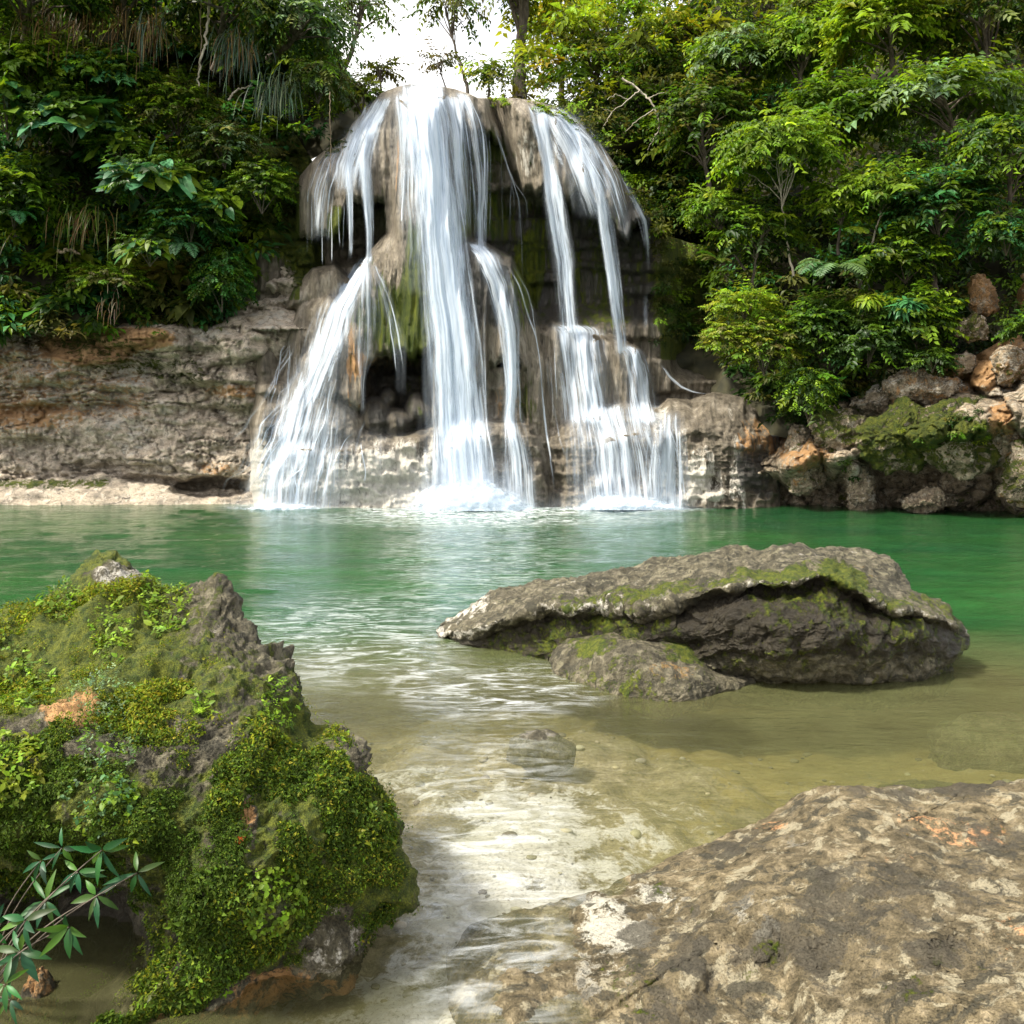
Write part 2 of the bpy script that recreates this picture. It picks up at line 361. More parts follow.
    D = D-.1*smooth(498, 512, py)+4.5*smooth(264, 232, px)+2.5*smooth(690, 745, px)*(py < 380)+1.5*smooth(660, 690, px)*smooth(385, 360, py)
    return D
xs = np.arange(215, 781, 1.25)
gx, gy = np.meshgrid(np.arange(210, 785), np.arange(60, 525)); DREG = fall_depth(gx.astype(float), gy.astype(float))
def sample(px, py):
    x = np.clip(np.asarray(px)-210, 0, 573.99); y = np.clip(np.asarray(py)-60, 0, 463.99); i = x.astype(int); j = y.astype(int); a = x-i; b = y-j
    return (DREG[j, i]*(1-a)+DREG[j, i+1]*a)*(1-b)+(DREG[j+1, i]*(1-a)+DREG[j+1, i+1]*a)*b
def fall_zone(px, py, V):
    n = fbm(np.stack([px*.05, py*.012, px*0], -1), 4, 77)
    moss = .16+.75*blob(px, py, 415, 290, 14, 75)+.45*blob(px, py, 392, 320, 40, 45)+.5*blob(px, py, 335, 225, 12, 22)+.5*blob(px, py, 528, 270, 16, 40)
    moss += .26*box(px, py, 500, 700, 200, 330)*(py > fall_sky(px)+35)+.7*smooth(650, 668, px)*(py < 360)+.75*(px < 300)*(py < 300)*(1-.7*blob(px, py, 262, 295, 38, 60))
    moss += .4*box(px, py, 455, 505, 128, 240)+.35*blob(px, py, 530, 400, 16, 30)+.4*blob(px, py, 460, 155, 6, 16)
    dark = .62*box(px, py, 455, 660, 200, 330)+.6*box(px, py, 362, 432, 360, 440)+.3*box(px, py, 655, 780, 330, 400)+.55*box(px, py, 745, 790, 440, 505)+.4*blob(px, py, 730, 470, 30, 28)  # hollows under the ledges carry painted shade
    warm = .4*box(px, py, 345, 365, 320, 410, 5)+.45*blob(px, py, 385, 365, 40, 14)+.35*box(px, py, 480, 530, 375, 420)+.5*blob(px, py, 762, 440, 36, 30)+.4*blob(px, py, 400, 180, 10, 60)
    pale = .5*smooth(405, 470, py)*(px < 440)+.3*smooth(420, 500, py)+.25*n+.4*blob(px, py, 540, 150, 30, 40)+.5*blob(px, py, 640, 215, 12, 18)+.35*box(px, py, 650, 745, 400, 500)
    return Z(px, moss+.25*n*(moss > .05), warm, dark, pale)
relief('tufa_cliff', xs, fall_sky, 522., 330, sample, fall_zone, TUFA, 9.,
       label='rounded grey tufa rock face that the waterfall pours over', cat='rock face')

# ---------------- left cliff
def lc_sky(x): return np.interp(x, [-400, 150, 215, 245, 275, 296, 312, 330], [215, 215, 190, 150, 128, 135, 160, 300])
def lc_depth(px, py):
    w = np.stack([px*.012, py*.012, px*0], -1); wx = px+16*fbm(w, 3, 2); wy = py+9*fbm(w+4, 3, 3)
    D = 26.1+.006*(420-py)+.0005*np.maximum(0, 200-px)
    D = D+.004*np.maximum(0, -px)
    D = D-.55*smooth(412, 404, wy)-.35*smooth(372, 352, wy)+.8*smooth(330, 290, wy)-.5*smooth(240, 270, px)*(py < 330)
    lay = vnoise(np.stack([wx*.008, wy*.085, px*0], -1), 7); D = D-.2*np.tanh(3.2*lay)
    f1, f2, cid = worley(np.stack([wx*.022, wy*.045, px*0+.5], -1), 11); upper = 1-smooth(395, 425, py)
    D = D-(.12+.55*upper)*np.tanh(3.5*vnoise(np.stack([wx*.02, wy*.035, px*0+.5], -1), 12))*.6-(.05+.1*upper)*smooth(0, .12, f2-f1)
    f1, f2, cid = worley(np.stack([wx*.06, wy*.1, px*0+.5], -1), 15); D = D-.2*np.tanh(4*vnoise(np.stack([wx*.045, wy*.1, px*0+.5], -1), 16))*(.4+.6*upper)-.04*smooth(0, .1, f2-f1)
    f1, f2, cid = worley(np.stack([wx*.16, wy*.22, px*0+.5], -1), 19); D = D-.05*cid-.02*smooth(0, .12, f2-f1)
    D = D-.3*fbm(np.stack([px*.02, py*.03, px*0], -1), 5, 23)-.09*fbm(np.stack([px*.1, py*.13, px*0], -1), 4, 27, .6, True)
    for sd_, fx, fy, am in ((61, .012, .06, .22), (63, .03, .05, .12), (65, .05, .025, .1), (67, .09, .12, .05)):   # open joints and cracks
        D = D+am*np.exp(-(fbm(np.stack([wx*fx, wy*fy, px*0+.7], -1), 4, sd_)/.045)**2)
    led = 489+6*vnoise(np.stack([px*.015, px*0, px*0], -1), 5)-9*smooth(160, 100, px)+3*vnoise(np.stack([px*.07, px*0, px*0], -1), 9)   # pale bench at the water line
    benchD = 25.45+.15*fbm(np.stack([px*.03, py*.12, px*0], -1), 4, 33); under = smooth(led-13, led-5, py)*(1-smooth(led-2, led+1, py))
    D = D+.7*under*smooth(60, 190, px); D = np.where(py > led, np.minimum(benchD-.02*(py-led), D), D)
    D = D+1.1*smooth(.05, .6, blob(px, py+5*fbm(np.stack([px*.06, py*.06, px*0], -1), 3, 44), 212, 488, 40, 11))
    return D
def lc_zone(px, py, V):
    n = fbm(np.stack([px*.03, py*.04, px*0], -1), 4, 87)
    warm = .2*box(px, py, -400, 300, 285, 430)+.75*blob(px, py, 45, 292, 60, 26)+.7*blob(px, py, 5, 290, 30, 20)+.25*box(px, py, -400, 150, 290, 420)+.6*blob(px, py, 90, 345, 50, 20)+.6*blob(px, py, 150, 338, 30, 12)+.3*blob(px, py, 20, 440, 80, 40)+.5*blob(px, py, 215, 468, 28, 10)+.4*blob(px, py, 240, 392, 40, 8)
    moss = .05+.95*smooth(335, 295, py)*(1-.8*blob(px, py, 45, 292, 55, 20))*(1-.9*blob(px, py, 262, 295, 40, 55))+.4*blob(px, py, 110, 355, 50, 30)+.4*blob(px, py, 180, 372, 44, 20)+.55*box(px, py, -400, 110, 478, 489, 5)+.4*blob(px, py, 40, 335, 60, 20)
    dark = .2*box(px, py, 120, 250, 440, 480)+.25*blob(px, py, 40, 425, 50, 10)+.25*n
    dark = dark+.3*smooth(478, 490, py); pale = .05*smooth(482, 492, py)+.5*blob(px, py, 210, 332, 32, 14)+.3*box(px, py, 60, 250, 400, 470)+.55*blob(px, py, 45, 385, 26, 30)+.3*n+.45*blob(px, py, 130, 375, 30, 24)+.35*blob(px, py, 262, 290, 38, 55)
    return Z(px, moss, warm, dark, pale)
relief('limestone_cliff', np.arange(-420, 331, 1.5), lc_sky, 522., 240, lc_depth, lc_zone, CLIFF, 6.,
       label='tan layered limestone cliff left of the waterfall with mossy upper blocks', cat='cliff')

# ---------------- right bank
def rb_sky(x): return np.interp(x, [740, 775, 800, 813, 857, 883, 916, 956, 985, 1010, 1100, 1500], [440, 432, 422, 404, 396, 385, 374, 366, 350, 335, 315, 250])
def rb_depth(px, py):
    wx = px+10*fbm(np.stack([px*.02, py*.02, px*0], -1), 3, 2); wy = py+7*fbm(np.stack([px*.02, py*.02, px*0+9], -1), 3, 3)
    base = np.interp(px, [740, 800, 900, 1024, 1300], [24.6, 23.2, 21.8, 20.2, 17.5])
    yt = rb_sky(px)
    t = (py-yt)/(515-yt)
    D = base+2.6*(1-smooth(-.02, .5, t))+1.9*smooth(.45, .75, t)
    for cx, cy, rx, ry, p in [(905, 432, 44, 30, 1.0), (958, 428, 40, 34, 1.0), (1000, 430, 26, 40, .7), (842, 436, 34, 30, .8), (800, 462, 22, 34, 1.3), (845, 470, 20, 22, .9), (1020, 470, 26, 26, .9),
                              (862, 484, 16, 24, 1.4), (1015, 500, 20, 18, 1.2), (930, 500, 40, 12, .8), (1080, 430, 60, 50, 1.), (985, 372, 22, 22, .9), (1150, 480, 60, 40, 1.2)]:
        q = 1-((wx-cx)/rx)**2-((wy-cy)/ry)**2; D = D-p*np.sqrt(np.maximum(q, 0))
    f1, f2, cid = worley(np.stack([wx*.035, wy*.045, px*0+.5], -1), 61); D = D-.3*cid-.12*smooth(0, .15, f2-f1)
    f1, f2, cid = worley(np.stack([wx*.1, wy*.12, px*0+.5], -1), 65); D = D-.1*cid-.05*smooth(0, .15, f2-f1)
    D = D-.35*fbm(np.stack([px*.03, py*.03, px*0], -1), 5, 71)-.12*fbm(np.stack([px*.1, py*.1, px*0], -1), 4, 73, .6, True)
    return D
def rb_zone(px, py, V):
    n = fbm(np.stack([px*.04, py*.04, px*0], -1), 4, 88)
    moss = .8*blob(px, py, 905, 436, 48, 32)+.8*blob(px, py, 960, 440, 44, 34)+.7*blob(px, py, 835, 430, 36, 22)+.6*blob(px, py, 1022, 470, 26, 22)+.35*smooth(470, 500, py)
    warm = .6*blob(px, py, 805, 445, 40, 40)+.4*smooth(430, 380, py)+.7*blob(px, py, 1000, 440, 20, 40)+.5*blob(px, py, 970, 350, 60, 40)
    dark = .4*smooth(455, 490, py)*smooth(800, 830, px)
    pale = .4*smooth(425, 385, py)+.3*n+.4*blob(px, py, 862, 480, 16, 26)+.3*smooth(740, 800, -px+1540)
    return Z(px, moss+.25*n, warm, dark, pale)
relief('bank_rock', np.arange(740, 1500, 1.5), rb_sky, lambda x: np.interp(x, [740, 1024, 1500], [512, 526, 570]), 170, rb_depth, rb_zone, BANK, 5.,
       label='mossy undercut limestone bank along the right side of the pool', cat='rock bank')

# ---------------- hillsides (terrain)
def rh_sky(x): return np.interp(x, [540, 560, 600, 640, 680, 720, 760, 1500], [128, 112, 92, 60, 20, -50, -220, -420])
def rh_depth(px, py):
    D = 25.2+(400-py)*.024-.0022*np.maximum(0, px-800)*1.
    D = D-np.maximum(0, px-760)*.006+1.9*box(px, py, 600, 712, 235, 420, 22)-1.4*smooth(380, 430, py)*0
    D = D-1.3*fbm(np.stack([px*.012, py*.014, px*0], -1), 4, 91)-.5*fbm(np.stack([px*.05, py*.05, px*0], -1), 3, 95)
    return np.maximum(D, 17.)
def rh_zone(px, py, V): return Z(px)
relief('hillside', np.arange(540, 1500, 4.), rh_sky, lambda x: np.interp(x, [540, 620, 660, 740, 800, 860, 900, 960, 1024, 1500], [260, 330, 420, 430, 440, 415, 400, 385, 370, 330]), 150, rh_depth, None, SOIL, 8., kind='structure')
def lh_sky(x): return np.interp(x, [-420, -120, 0, 240, 290, 318, 335, 350, 372, 392], [120, -20, -160, -200, -90, 0, 50, 76, 98, 128])
def lh_bot(x): return np.interp(x, [-420, 0, 120, 235, 262, 285, 300, 330, 392], [345, 330, 335, 322, 250, 200, 165, 150, 130])
def lh_depth(px, py):
    D = 26.0+(330-py)*.010-.9*smooth(70, 40, py)+.5*smooth(40, 75, py)*(1-smooth(75, 130, py))
    D = D-.9*fbm(np.stack([px*.014, py*.016, px*0], -1), 4, 101)-.35*fbm(np.stack([px*.05, py*.05, px*0], -1), 3, 105)+.004*np.clip(px-200, -250, 0)+.012*np.maximum(0, -50-px)
    return D
relief('hillside', np.arange(-420, 393, 4.), lh_sky, lh_bot, 140, lh_depth, None, SOIL, 8., kind='structure')
# upland behind the lip of the falls, and the wide ground sheet below everything
gxx, gyy = np.meshgrid(np.linspace(-6, 6, 70), np.linspace(29, 75, 60))
gz = 11.6+.5*fbm(np.stack([gxx*.2, gyy*.2, gxx*0], -1), 4, 111)+.03*(gyy-29)+.35*np.maximum(gxx-3, 0)*.5+.4*np.maximum(-gxx-4, 0)
obj('upland', np.stack([gxx, gyy, gz], -1).reshape(-1, 3), [grid_faces(60, 70)], SOIL)['kind'] = 'structure'
gxx, gyy = np.meshgrid(np.linspace(-420, 420, 40), np.linspace(-60, 420, 40))
obj('ground', np.stack([gxx, gyy, gxx*0-3.6], -1).reshape(-1, 3), [grid_faces(40, 40)], SOIL)['kind'] = 'structure'

# ---------------- stream bed
def bed(x, y):
    n = fbm(np.stack([x*.6, y*.6, x*0], -1), 5, 121)
    edge = np.interp(x, [-6, -1.4, 0, 1.2, 3.2, 4, 8], [5.2, 5.6, 5.9, 6.3, 6.7, 6.2, 5.5])+.8*n
    sh = -.2-.16*smooth(.1, 1.6, x-.12*(y-2.5))-.07*n-.09*fbm(np.stack([x*1.8, y*1.8, x*0], -1), 5, 127, .58, True)
    sh = sh+.10*np.exp(-((x-.12)/.42)**2-((y-2.6)/.9)**2)+.07*np.exp(-((x+.05)/.6)**2-((y-4.3)/.8)**2)
    sh = np.minimum(sh, -.012)
    return sh-.5*smooth(-1.4, 2.4, y-edge)-2.3*smooth(1.2, 8., y-edge)
rows = np.r_[np.linspace(1700, 760, 150), np.linspace(757, 610, 110), np.linspace(608, 484, 60)]
by, bx = wl(rows), np.linspace(-900, 1900, 380)
BX = (bx[None]-512)*by[:, None]/F; BX = np.clip(BX, -60, 60); BY = np.broadcast_to(by[:, None], BX.shape)
BZ = bed(BX, BY); n_ = fbm(np.stack([BX*1.4, BY*1.4, BX*0], -1), 4, 131)
n2_ = fbm(np.stack([BX*4., BY*4., BX*0], -1), 4, 133)
pale = .72*np.exp(-((BX+.02-.03*(BY-3))/.62)**2)*(1-smooth(4.2, 6.2, BY))+.55*n_+.3*n2_  # pale rock midstream, whitened further to paint the sky's reflection
warm = .65*smooth(.45, 1.3, BX-.05*(BY-2.5))+.5*n_+.35*smooth(5., 6., BY)
obj('pool_bed', np.stack([BX, BY, BZ], -1).reshape(-1, 3), [grid_faces(len(by), len(bx))], BEDM, attrs={'zone': np.clip(Z(BX, .22*n2_, warm, .3*n2_+.35*n_, pale).reshape(-1, 4), 0, 1)})['kind'] = 'structure'

# ---------------- water
def water_mat():
    m, nt, out = new_mat('pool_water'); n = N(nt)
    dp = n.attr('depth').outputs['Fac']; tb = n.math('SUBTRACT', 1., n.math('POWER', 2.718, n.math('MULTIPLY', n.math('POWER', dp, 1.35), -2.1)))
    c = n.coord((1, 1, 1)); lo = n.noise(n.coord((.25, .35, 1)), 1., 3)
    body = n.mix(n.rng(lo, .35, .65), (.012, .066, .022), (.019, .086, .021)); body = n.mix(n.rng(dp, .32, .95), (.15, .15, .065), body)
    rp = n.noise(n.coord((1., 2.4, 1.)), 2.2, 5, .6, .5); rp2 = n.noise(n.coord((1., 2.6, 1.)), 9., 4, .6, .3)
    h = n.math('ADD', rp, n.math('MULTIPLY', rp2, .3)); b = n.bump(h, .34, .06)
    tr = n.new('ShaderNodeBsdfTransparent'); n.l(n.mix(n.rng(dp, 0., .6), (.985, .985, .96), (.86, .88, .72)), tr.inputs[0])
    df = n.new('ShaderNodeBsdfDiffuse'); n.l(body, df.inputs[0])
    gl = n.new('ShaderNodeBsdfGlossy'); gl.inputs['Roughness'].default_value = .06; n.l(b, gl.inputs['Normal'])
    fr = n.new('ShaderNodeFresnel'); fr.inputs['IOR'].default_value = 1.33; n.l(b, fr.inputs['Normal'])
    foam_glare = n.attr('foam_glare').outputs['Fac']
    ff = n.math('MULTIPLY', n.rng(n.noise(n.coord((1., 2.6, 1.)), 3.4, 7, .7, 1.2), .44, .68), foam_glare, clamp=True); ff = n.math('MULTIPLY', ff, .9)
    fd = n.new('ShaderNodeBsdfDiffuse'); fd.inputs[0].default_value = (.82, .86, .88, 1)
    s = n.shmix(n.math('MINIMUM', tb, .96), tr.outputs[0], df.outputs[0]); s = n.shmix(fr.outputs[0], s, gl.outputs[0]); s = n.shmix(ff, s, fd.outputs[0])
    n.l(s, out.inputs[0]); return m
rows = np.r_[np.linspace(1700, 760, 190), np.linspace(758, 600, 150), np.linspace(599, 483, 120)]
by, bx = wl(rows), np.linspace(-900, 1900, 560)
BX = np.clip((bx[None]-512)*by[:, None]/F, -60, 60); BY = np.broadcast_to(by[:, None], BX.shape)
dz = np.maximum(0, -bed(BX, BY)); far = smooth(4, 9, BY)
wv = (.008+.022*far+.05*np.exp(-((BX+1.2)/3.5)**2-((BY-22.5)/3.)**2)+.03*np.exp(-((BX-3.2)/2.5)**2-((BY-22.8)/2.)**2))*fbm(np.stack([BX*1.1, BY*1.7, BX*0], -1), 4, 141, .55)
PX = 512+F*BX/BY; PY = HY+F*H/BY
foam_glare = 1.6*blob(PX, PY, 468, 509, 110, 10)+.5*blob(PX, PY, 480, 518, 200, 10)+1.2*blob(PX, PY, 630, 507, 80, 6)+.6*blob(PX, PY, 275, 504, 45, 4)+.35*blob(PX, PY, 355, 640, 120, 50)+.4*blob(PX, PY, 500, 690, 110, 30)+.25*blob(PX, PY, 480, 560, 110, 60)+.3*blob(PX, PY, 490, 890, 110, 180)  # white churn under the falls; patches nearer the viewer are painted reflections
obj('water', np.stack([BX, BY, wv], -1).reshape(-1, 3), [grid_faces(len(by), len(bx))], water_mat(),
    attrs={'depth': dz.ravel(), 'foam_glare': np.clip(foam_glare, 0, 1).ravel()})['kind'] = 'structure'

# ================================================================== BOULDERS
def boulder(name, label, outline, ctrl, centre, mat, zonefun, rim=.2, thick=1., amp=(.07, .03, .012, .005), freq=1., nA=700, nR=200, ridge=None, cat='boulder', sink=0):
    o = np.asarray(outline, float); c = np.asarray(centre, float)
    seg = np.r_[0, np.cumsum(np.hypot(*np.diff(np.r_[o, o[:1]], axis=0).T))]
    s = np.linspace(0, seg[-1], nA, endpoint=False)
    ox = np.interp(s, seg, np.r_[o[:, 0], o[0, 0]]); oy = np.interp(s, seg, np.r_[o[:, 1], o[0, 1]])
    def sm(v):
        for _ in range(2): v = (np.roll(v, 1)+v*2+np.roll(v, -1))/4
        return v
    ox, oy = sm(ox), sm(oy)
    f = rbf(ctrl); r = np.linspace(0.004, 1, nR)[:, None]
    px = c[0]+(ox-c[0])*r; py = c[1]+(oy-c[1])*r
    D = f(px, py)
    if ridge: D = D+ridge(px, py)
    D = D+rim*(1-np.sqrt(np.maximum(0, 1-r**7)))
    rb = np.linspace(1, .02, 40)[1:, None]
    bxp = c[0]+(ox-c[0])*rb; byp = c[1]+(oy-c[1])*rb
    Db = D[-1][None]*(rb**.5)+(1-rb**.5)*(D[-1].mean()+thick)+thick*.25*np.sqrt(np.maximum(0, 1-rb**2))
    Vf, Vb = P(px, py, D), P(bxp, byp, Db); V = np.concatenate([Vf, Vb]); h = len(V); fc = grid_faces(h, nA, True)
    V = V.reshape(-1, 3); nn = vert_normals(V, [fc])
    if (nn[:nA*10, 1].mean()) > 0: nn = -nn; fc = fc[:, ::-1].copy()
    q = V*freq; sl = np.clip(.6+.8*fbm(q*.7, 3, 5), .2, 1.3)
    f1, f2, cid = worley(q*1.6+fbm(q*2, 3, 8)[:, None]*.25, 9)
    d = -.35*amp[0]+amp[0]*fbm(q*1.7, 4, 1)+amp[1]*fbm(np.stack([q[:, 0]*.9+q[:, 2]*.5, q[:, 1], (q[:, 2]*.9-q[:, 0]*.45)*2.3], -1)*2.4+.5*fbm(q*3, 3, 12)[:, None], 5, 2, .58, True)+amp[0]*.45*cid*smooth(0, .2, f2-f1)+amp[2]*sl*fbm(q*13, 4, 3, .6, True)+amp[3]*fbm(q*38, 3, 4, .6)
    V = V+nn*d[:, None]; nn = vert_normals(V, [fc])
    pxa = np.concatenate([px, bxp]).ravel(); pya = np.concatenate([py, byp]).ravel()
    z = np.clip(zonefun(pxa, pya, V, nn), 0, 1)
    loc = P(c[0], c[1], D[0].mean()); loc[2] = 0
    root = obj(name, V, [fc], mat, None, tuple(loc), {'zone': z}); tag(root, label, cat)
    nf = nR*nA
    return root, V[:nf], nn[:nf], pxa[:nf], pya[:nf]

# near mossy boulder, left
ol = [(-230, 700), (-150, 630), (-70, 615), (0, 606), (38, 592), (62, 582), (80, 557), (96, 544), (118, 548), (140, 560), (163, 580), (186, 584), (200, 580), (226, 575), (238, 590), (248, 606), (272, 634), (300, 655), (312, 672), (320, 692), (328, 712),
      (340, 716), (358, 722), (372, 736), (381, 750), (374, 768), (386, 782), (398, 802), (406, 822), (409, 845), (418, 872), (421, 885), (412, 902), (396, 914), (374, 922), (368, 940), (364, 962), (344, 986), (300, 1004), (270, 1020), (255, 1060), (220, 1130), (60, 1180), (-150, 1180), (-260, 1000)]
ct = [(95, 558, 3.75), (0, 605, 3.75), (165, 582, 3.7), (226, 576, 3.55), (248, 606, 3.45), (300, 655, 3.3), (328, 712, 3.15), (-200, 650, 3.8), (100, 640, 3.25), (180, 645, 3.2), (40, 690, 3.0), (240, 670, 3.08), (-120, 720, 3.0), (280, 710, 2.95),
      (60, 770, 2.62), (150, 750, 2.68), (230, 760, 2.72), (310, 770, 2.8), (360, 750, 2.85), (-20, 770, 2.62), (120, 830, 2.5), (200, 850, 2.48), (300, 850, 2.56), (380, 810, 2.8), (405, 880, 2.72), (300, 950, 2.6), (200, 975, 2.5), (150, 1040, 2.42), (150, 1150, 2.3),
      (350, 900, 2.62), (50, 925, 3.25), (20, 955, 3.15), (85, 960, 2.85), (30, 880, 2.95), (50, 1005, 2.42), (110, 1010, 2.36), (-60, 1005, 2.45), (-100, 850, 2.75), (-100, 960, 3.3), (0, 835, 2.64), (75, 845, 2.58), (50, 1100, 2.25), (-100, 1100, 2.25), (345, 985, 2.66), (260, 1024, 2.5)]
def mz(px, py, V, nn):
    n = fbm(V*2.2, 4, 201); n2 = fbm(V*6, 3, 203)
    top = smooth(770, 700, py)
    moss = .62*smooth(730, 790, py)*(1-.9*blob(px, py, 335, 945, 34, 45))*(1-smooth(990, 1010, py+.25*(px-200)))+top*(.55*smooth(280, 100, px)+.34)+.5*blob(px, py, 290, 735, 60, 40)+.3*n
    moss = moss*(1-.9*blob(px, py, 75, 715, 32, 26))*(1-.8*blob(px, py, 250, 815, 10, 20))*(1-.8*blob(px, py, 372, 745, 20, 26))
    warm = .9*blob(px, py, 75, 715, 36, 30)+.6*blob(px, py, 250, 815, 12, 22)+.55*blob(px, py, 80, 650, 60, 30)+.55*smooth(950, 985, py)*smooth(110, 150, px)+.22*top+.3*n2
    pale = .4*blob(px, py, 125, 570, 46, 12)+.35*blob(px, py, 215, 610, 40, 20)+.4*blob(px, py, 335, 945, 40, 50)+.12*blob(px, py, 200, 650, 60, 40)+.25*n
    moss = moss*(1-.8*blob(px, py, 125, 572, 50, 16))*(1-smooth(135, 95, px)*smooth(880, 905, py)); dark = .45*blob(px, py, 130, 575, 60, 16)+.35*blob(px, py, 230, 595, 24, 20)+.35*n2+.4*blob(px, py, 400, 830, 18, 30)+.9*smooth(120, 80, px)*smooth(870, 900, py)  # lower left cavity: its shadow painted in as a dark tone
    return Z(px, moss, warm, dark, pale)
NEAR, nV, nN, npx, npy = boulder('mossy_boulder', 'huge boulder thick with moss and seedlings in the near left corner', ol, ct, (130, 800), BOULD, mz, .22, 1.2, (.11, .055, .022, .007), 1.3, 1000, 270)

# long undercut boulder in the pool
ol = [(431, 634), (440, 622), (455, 610), (476, 596), (488, 588), (510, 582), (540, 577), (590, 575), (625, 571), (650, 563), (680, 553), (710, 549), (740, 547), (800, 547), (850, 549), (876, 552), (898, 563), (912, 580), (916, 596),
      (930, 600), (948, 608), (962, 625), (970, 644), (960, 655), (955, 672), (952, 700), (850, 705), (740, 703), (640, 695), (560, 680), (500, 668), (455, 655), (436, 645)]
ct = [(431, 634, 7.4), (455, 612, 7.5), (500, 585, 7.5), (540, 577, 7.5), (625, 571, 7.4), (680, 553, 7.3), (740, 547, 7.1), (850, 549, 7.), (900, 565, 6.8), (916, 596, 6.5), (962, 625, 6.3), (965, 648, 6.15),
      (470, 625, 7.1), (500, 620, 6.95), (560, 604, 6.65), (620, 606, 6.4), (690, 596, 6.2), (740, 583, 6.05), (830, 575, 5.95), (870, 598, 5.95), (910, 612, 5.95), (945, 622, 6.),
      (700, 570, 6.5), (800, 560, 6.5), (600, 588, 6.95), (470, 655, 7.1), (520, 668, 6.6), (600, 690, 6.45), (740, 700, 6.2), (850, 703, 6.18), (945, 698, 6.15)]
browx = [425, 460, 500, 545, 570, 610, 640, 690, 715, 745, 780, 805, 830, 850, 870, 895, 915, 945, 975]
browy = [640, 634, 626, 608, 612, 604, 612, 599, 592, 583, 587, 580, 576, 588, 600, 610, 611, 620, 640]
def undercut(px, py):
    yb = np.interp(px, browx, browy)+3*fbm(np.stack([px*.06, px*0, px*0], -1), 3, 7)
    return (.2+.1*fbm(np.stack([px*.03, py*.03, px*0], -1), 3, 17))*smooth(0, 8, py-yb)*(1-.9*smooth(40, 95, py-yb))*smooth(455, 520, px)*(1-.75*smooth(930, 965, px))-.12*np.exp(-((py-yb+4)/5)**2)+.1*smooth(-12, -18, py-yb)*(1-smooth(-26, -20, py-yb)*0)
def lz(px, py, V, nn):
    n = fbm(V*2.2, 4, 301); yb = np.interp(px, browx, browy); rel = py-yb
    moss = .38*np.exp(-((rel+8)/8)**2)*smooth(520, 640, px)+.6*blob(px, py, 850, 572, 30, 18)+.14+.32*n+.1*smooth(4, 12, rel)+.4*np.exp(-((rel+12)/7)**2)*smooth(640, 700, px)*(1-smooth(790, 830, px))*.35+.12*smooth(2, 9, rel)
    dark = .95*smooth(1, 6, rel)+.12+.3*n  # undercut side: dark algae plus shade painted into the colour
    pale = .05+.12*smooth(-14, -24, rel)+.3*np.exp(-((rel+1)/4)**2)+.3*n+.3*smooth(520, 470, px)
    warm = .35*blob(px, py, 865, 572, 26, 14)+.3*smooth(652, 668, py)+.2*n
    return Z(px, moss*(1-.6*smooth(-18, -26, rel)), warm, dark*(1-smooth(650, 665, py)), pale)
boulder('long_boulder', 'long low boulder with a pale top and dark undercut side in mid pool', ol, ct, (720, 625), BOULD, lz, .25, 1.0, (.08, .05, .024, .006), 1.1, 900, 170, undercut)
# small boulder before it
ol = [(549, 660), (556, 648), (568, 638), (590, 631), (610, 627), (632, 625), (652, 626), (672, 632), (690, 641), (706, 652), (716, 664), (730, 672), (752, 682), (746, 692), (720, 700), (712, 712), (660, 720), (610, 708), (570, 690), (552, 674)]
ct = [(549, 660, 6.35), (590, 631, 6.35), (632, 625, 6.4), (690, 641, 6.25), (752, 684, 5.9), (640, 645, 6.0), (600, 660, 5.98), (660, 670, 5.75), (700, 675, 5.75), (620, 690, 5.78), (580, 675, 6.05), (660, 705, 5.6), (715, 700, 5.68)]
def sz(px, py, V, nn):
    n = fbm(V*2.5, 4, 311)
    return Z(px, .32+.4*blob(px, py, 690, 645, 30, 16)+.35*blob(px, py, 590, 645, 30, 14)+.3*n, .4*blob(px, py, 670, 670, 40, 16)+.3*smooth(690, 700, py), .3*n+.4*smooth(690, 700, py), .12*blob(px, py, 620, 668, 50, 14)+.3*n)
boulder('small_boulder', 'small rounded boulder in the water in front of the long undercut one', ol, ct, (645, 668), BOULD, sz, .2, .5, (.06, .018, .012, .005), 1.4, 500, 120)
# flat slab, near right
ol = [(470, 925), (520, 912), (590, 893), (640, 872), (690, 848), (735, 830), (762, 818), (790, 796), (815, 786), (850, 790), (890, 788), (930, 790), (975, 784), (1010, 782), (1100, 770), (1300, 780), (1600, 800), (1720, 1000), (1600, 1250), (900, 1260), (620, 1180), (500, 1100), (445, 1010), (445, 955)]
ct = [(470, 925, 3.16), (540, 905, 3.16), (590, 893, 3.2), (450, 960, 2.95), (445, 1010, 2.7), (500, 1000, 2.62), (520, 950, 2.86), (500, 1100, 2.3), (690, 848, 3.45), (762, 818, 3.6), (815, 788, 3.62), (930, 790, 3.5), (1024, 781, 3.45), (1300, 790, 3.3), (1600, 800, 3.2), (1650, 1100, 2.), (1600, 1250, 1.75), (600, 960, 2.73), (640, 1024, 2.4), (700, 900, 2.98), (760, 860, 3.15), (860, 850, 3.0), (800, 940, 2.62), (800, 1024, 2.28), (930, 900, 2.62), (960, 980, 2.24),
      (1024, 1024, 2.02), (1024, 870, 2.78), (1200, 1000, 2.0), (900, 1250, 1.7), (640, 1180, 2.05), (560, 1000, 2.57), (1300, 1150, 1.8), (740, 960, 2.6), (720, 940, 2.7), (660, 960, 2.68)]
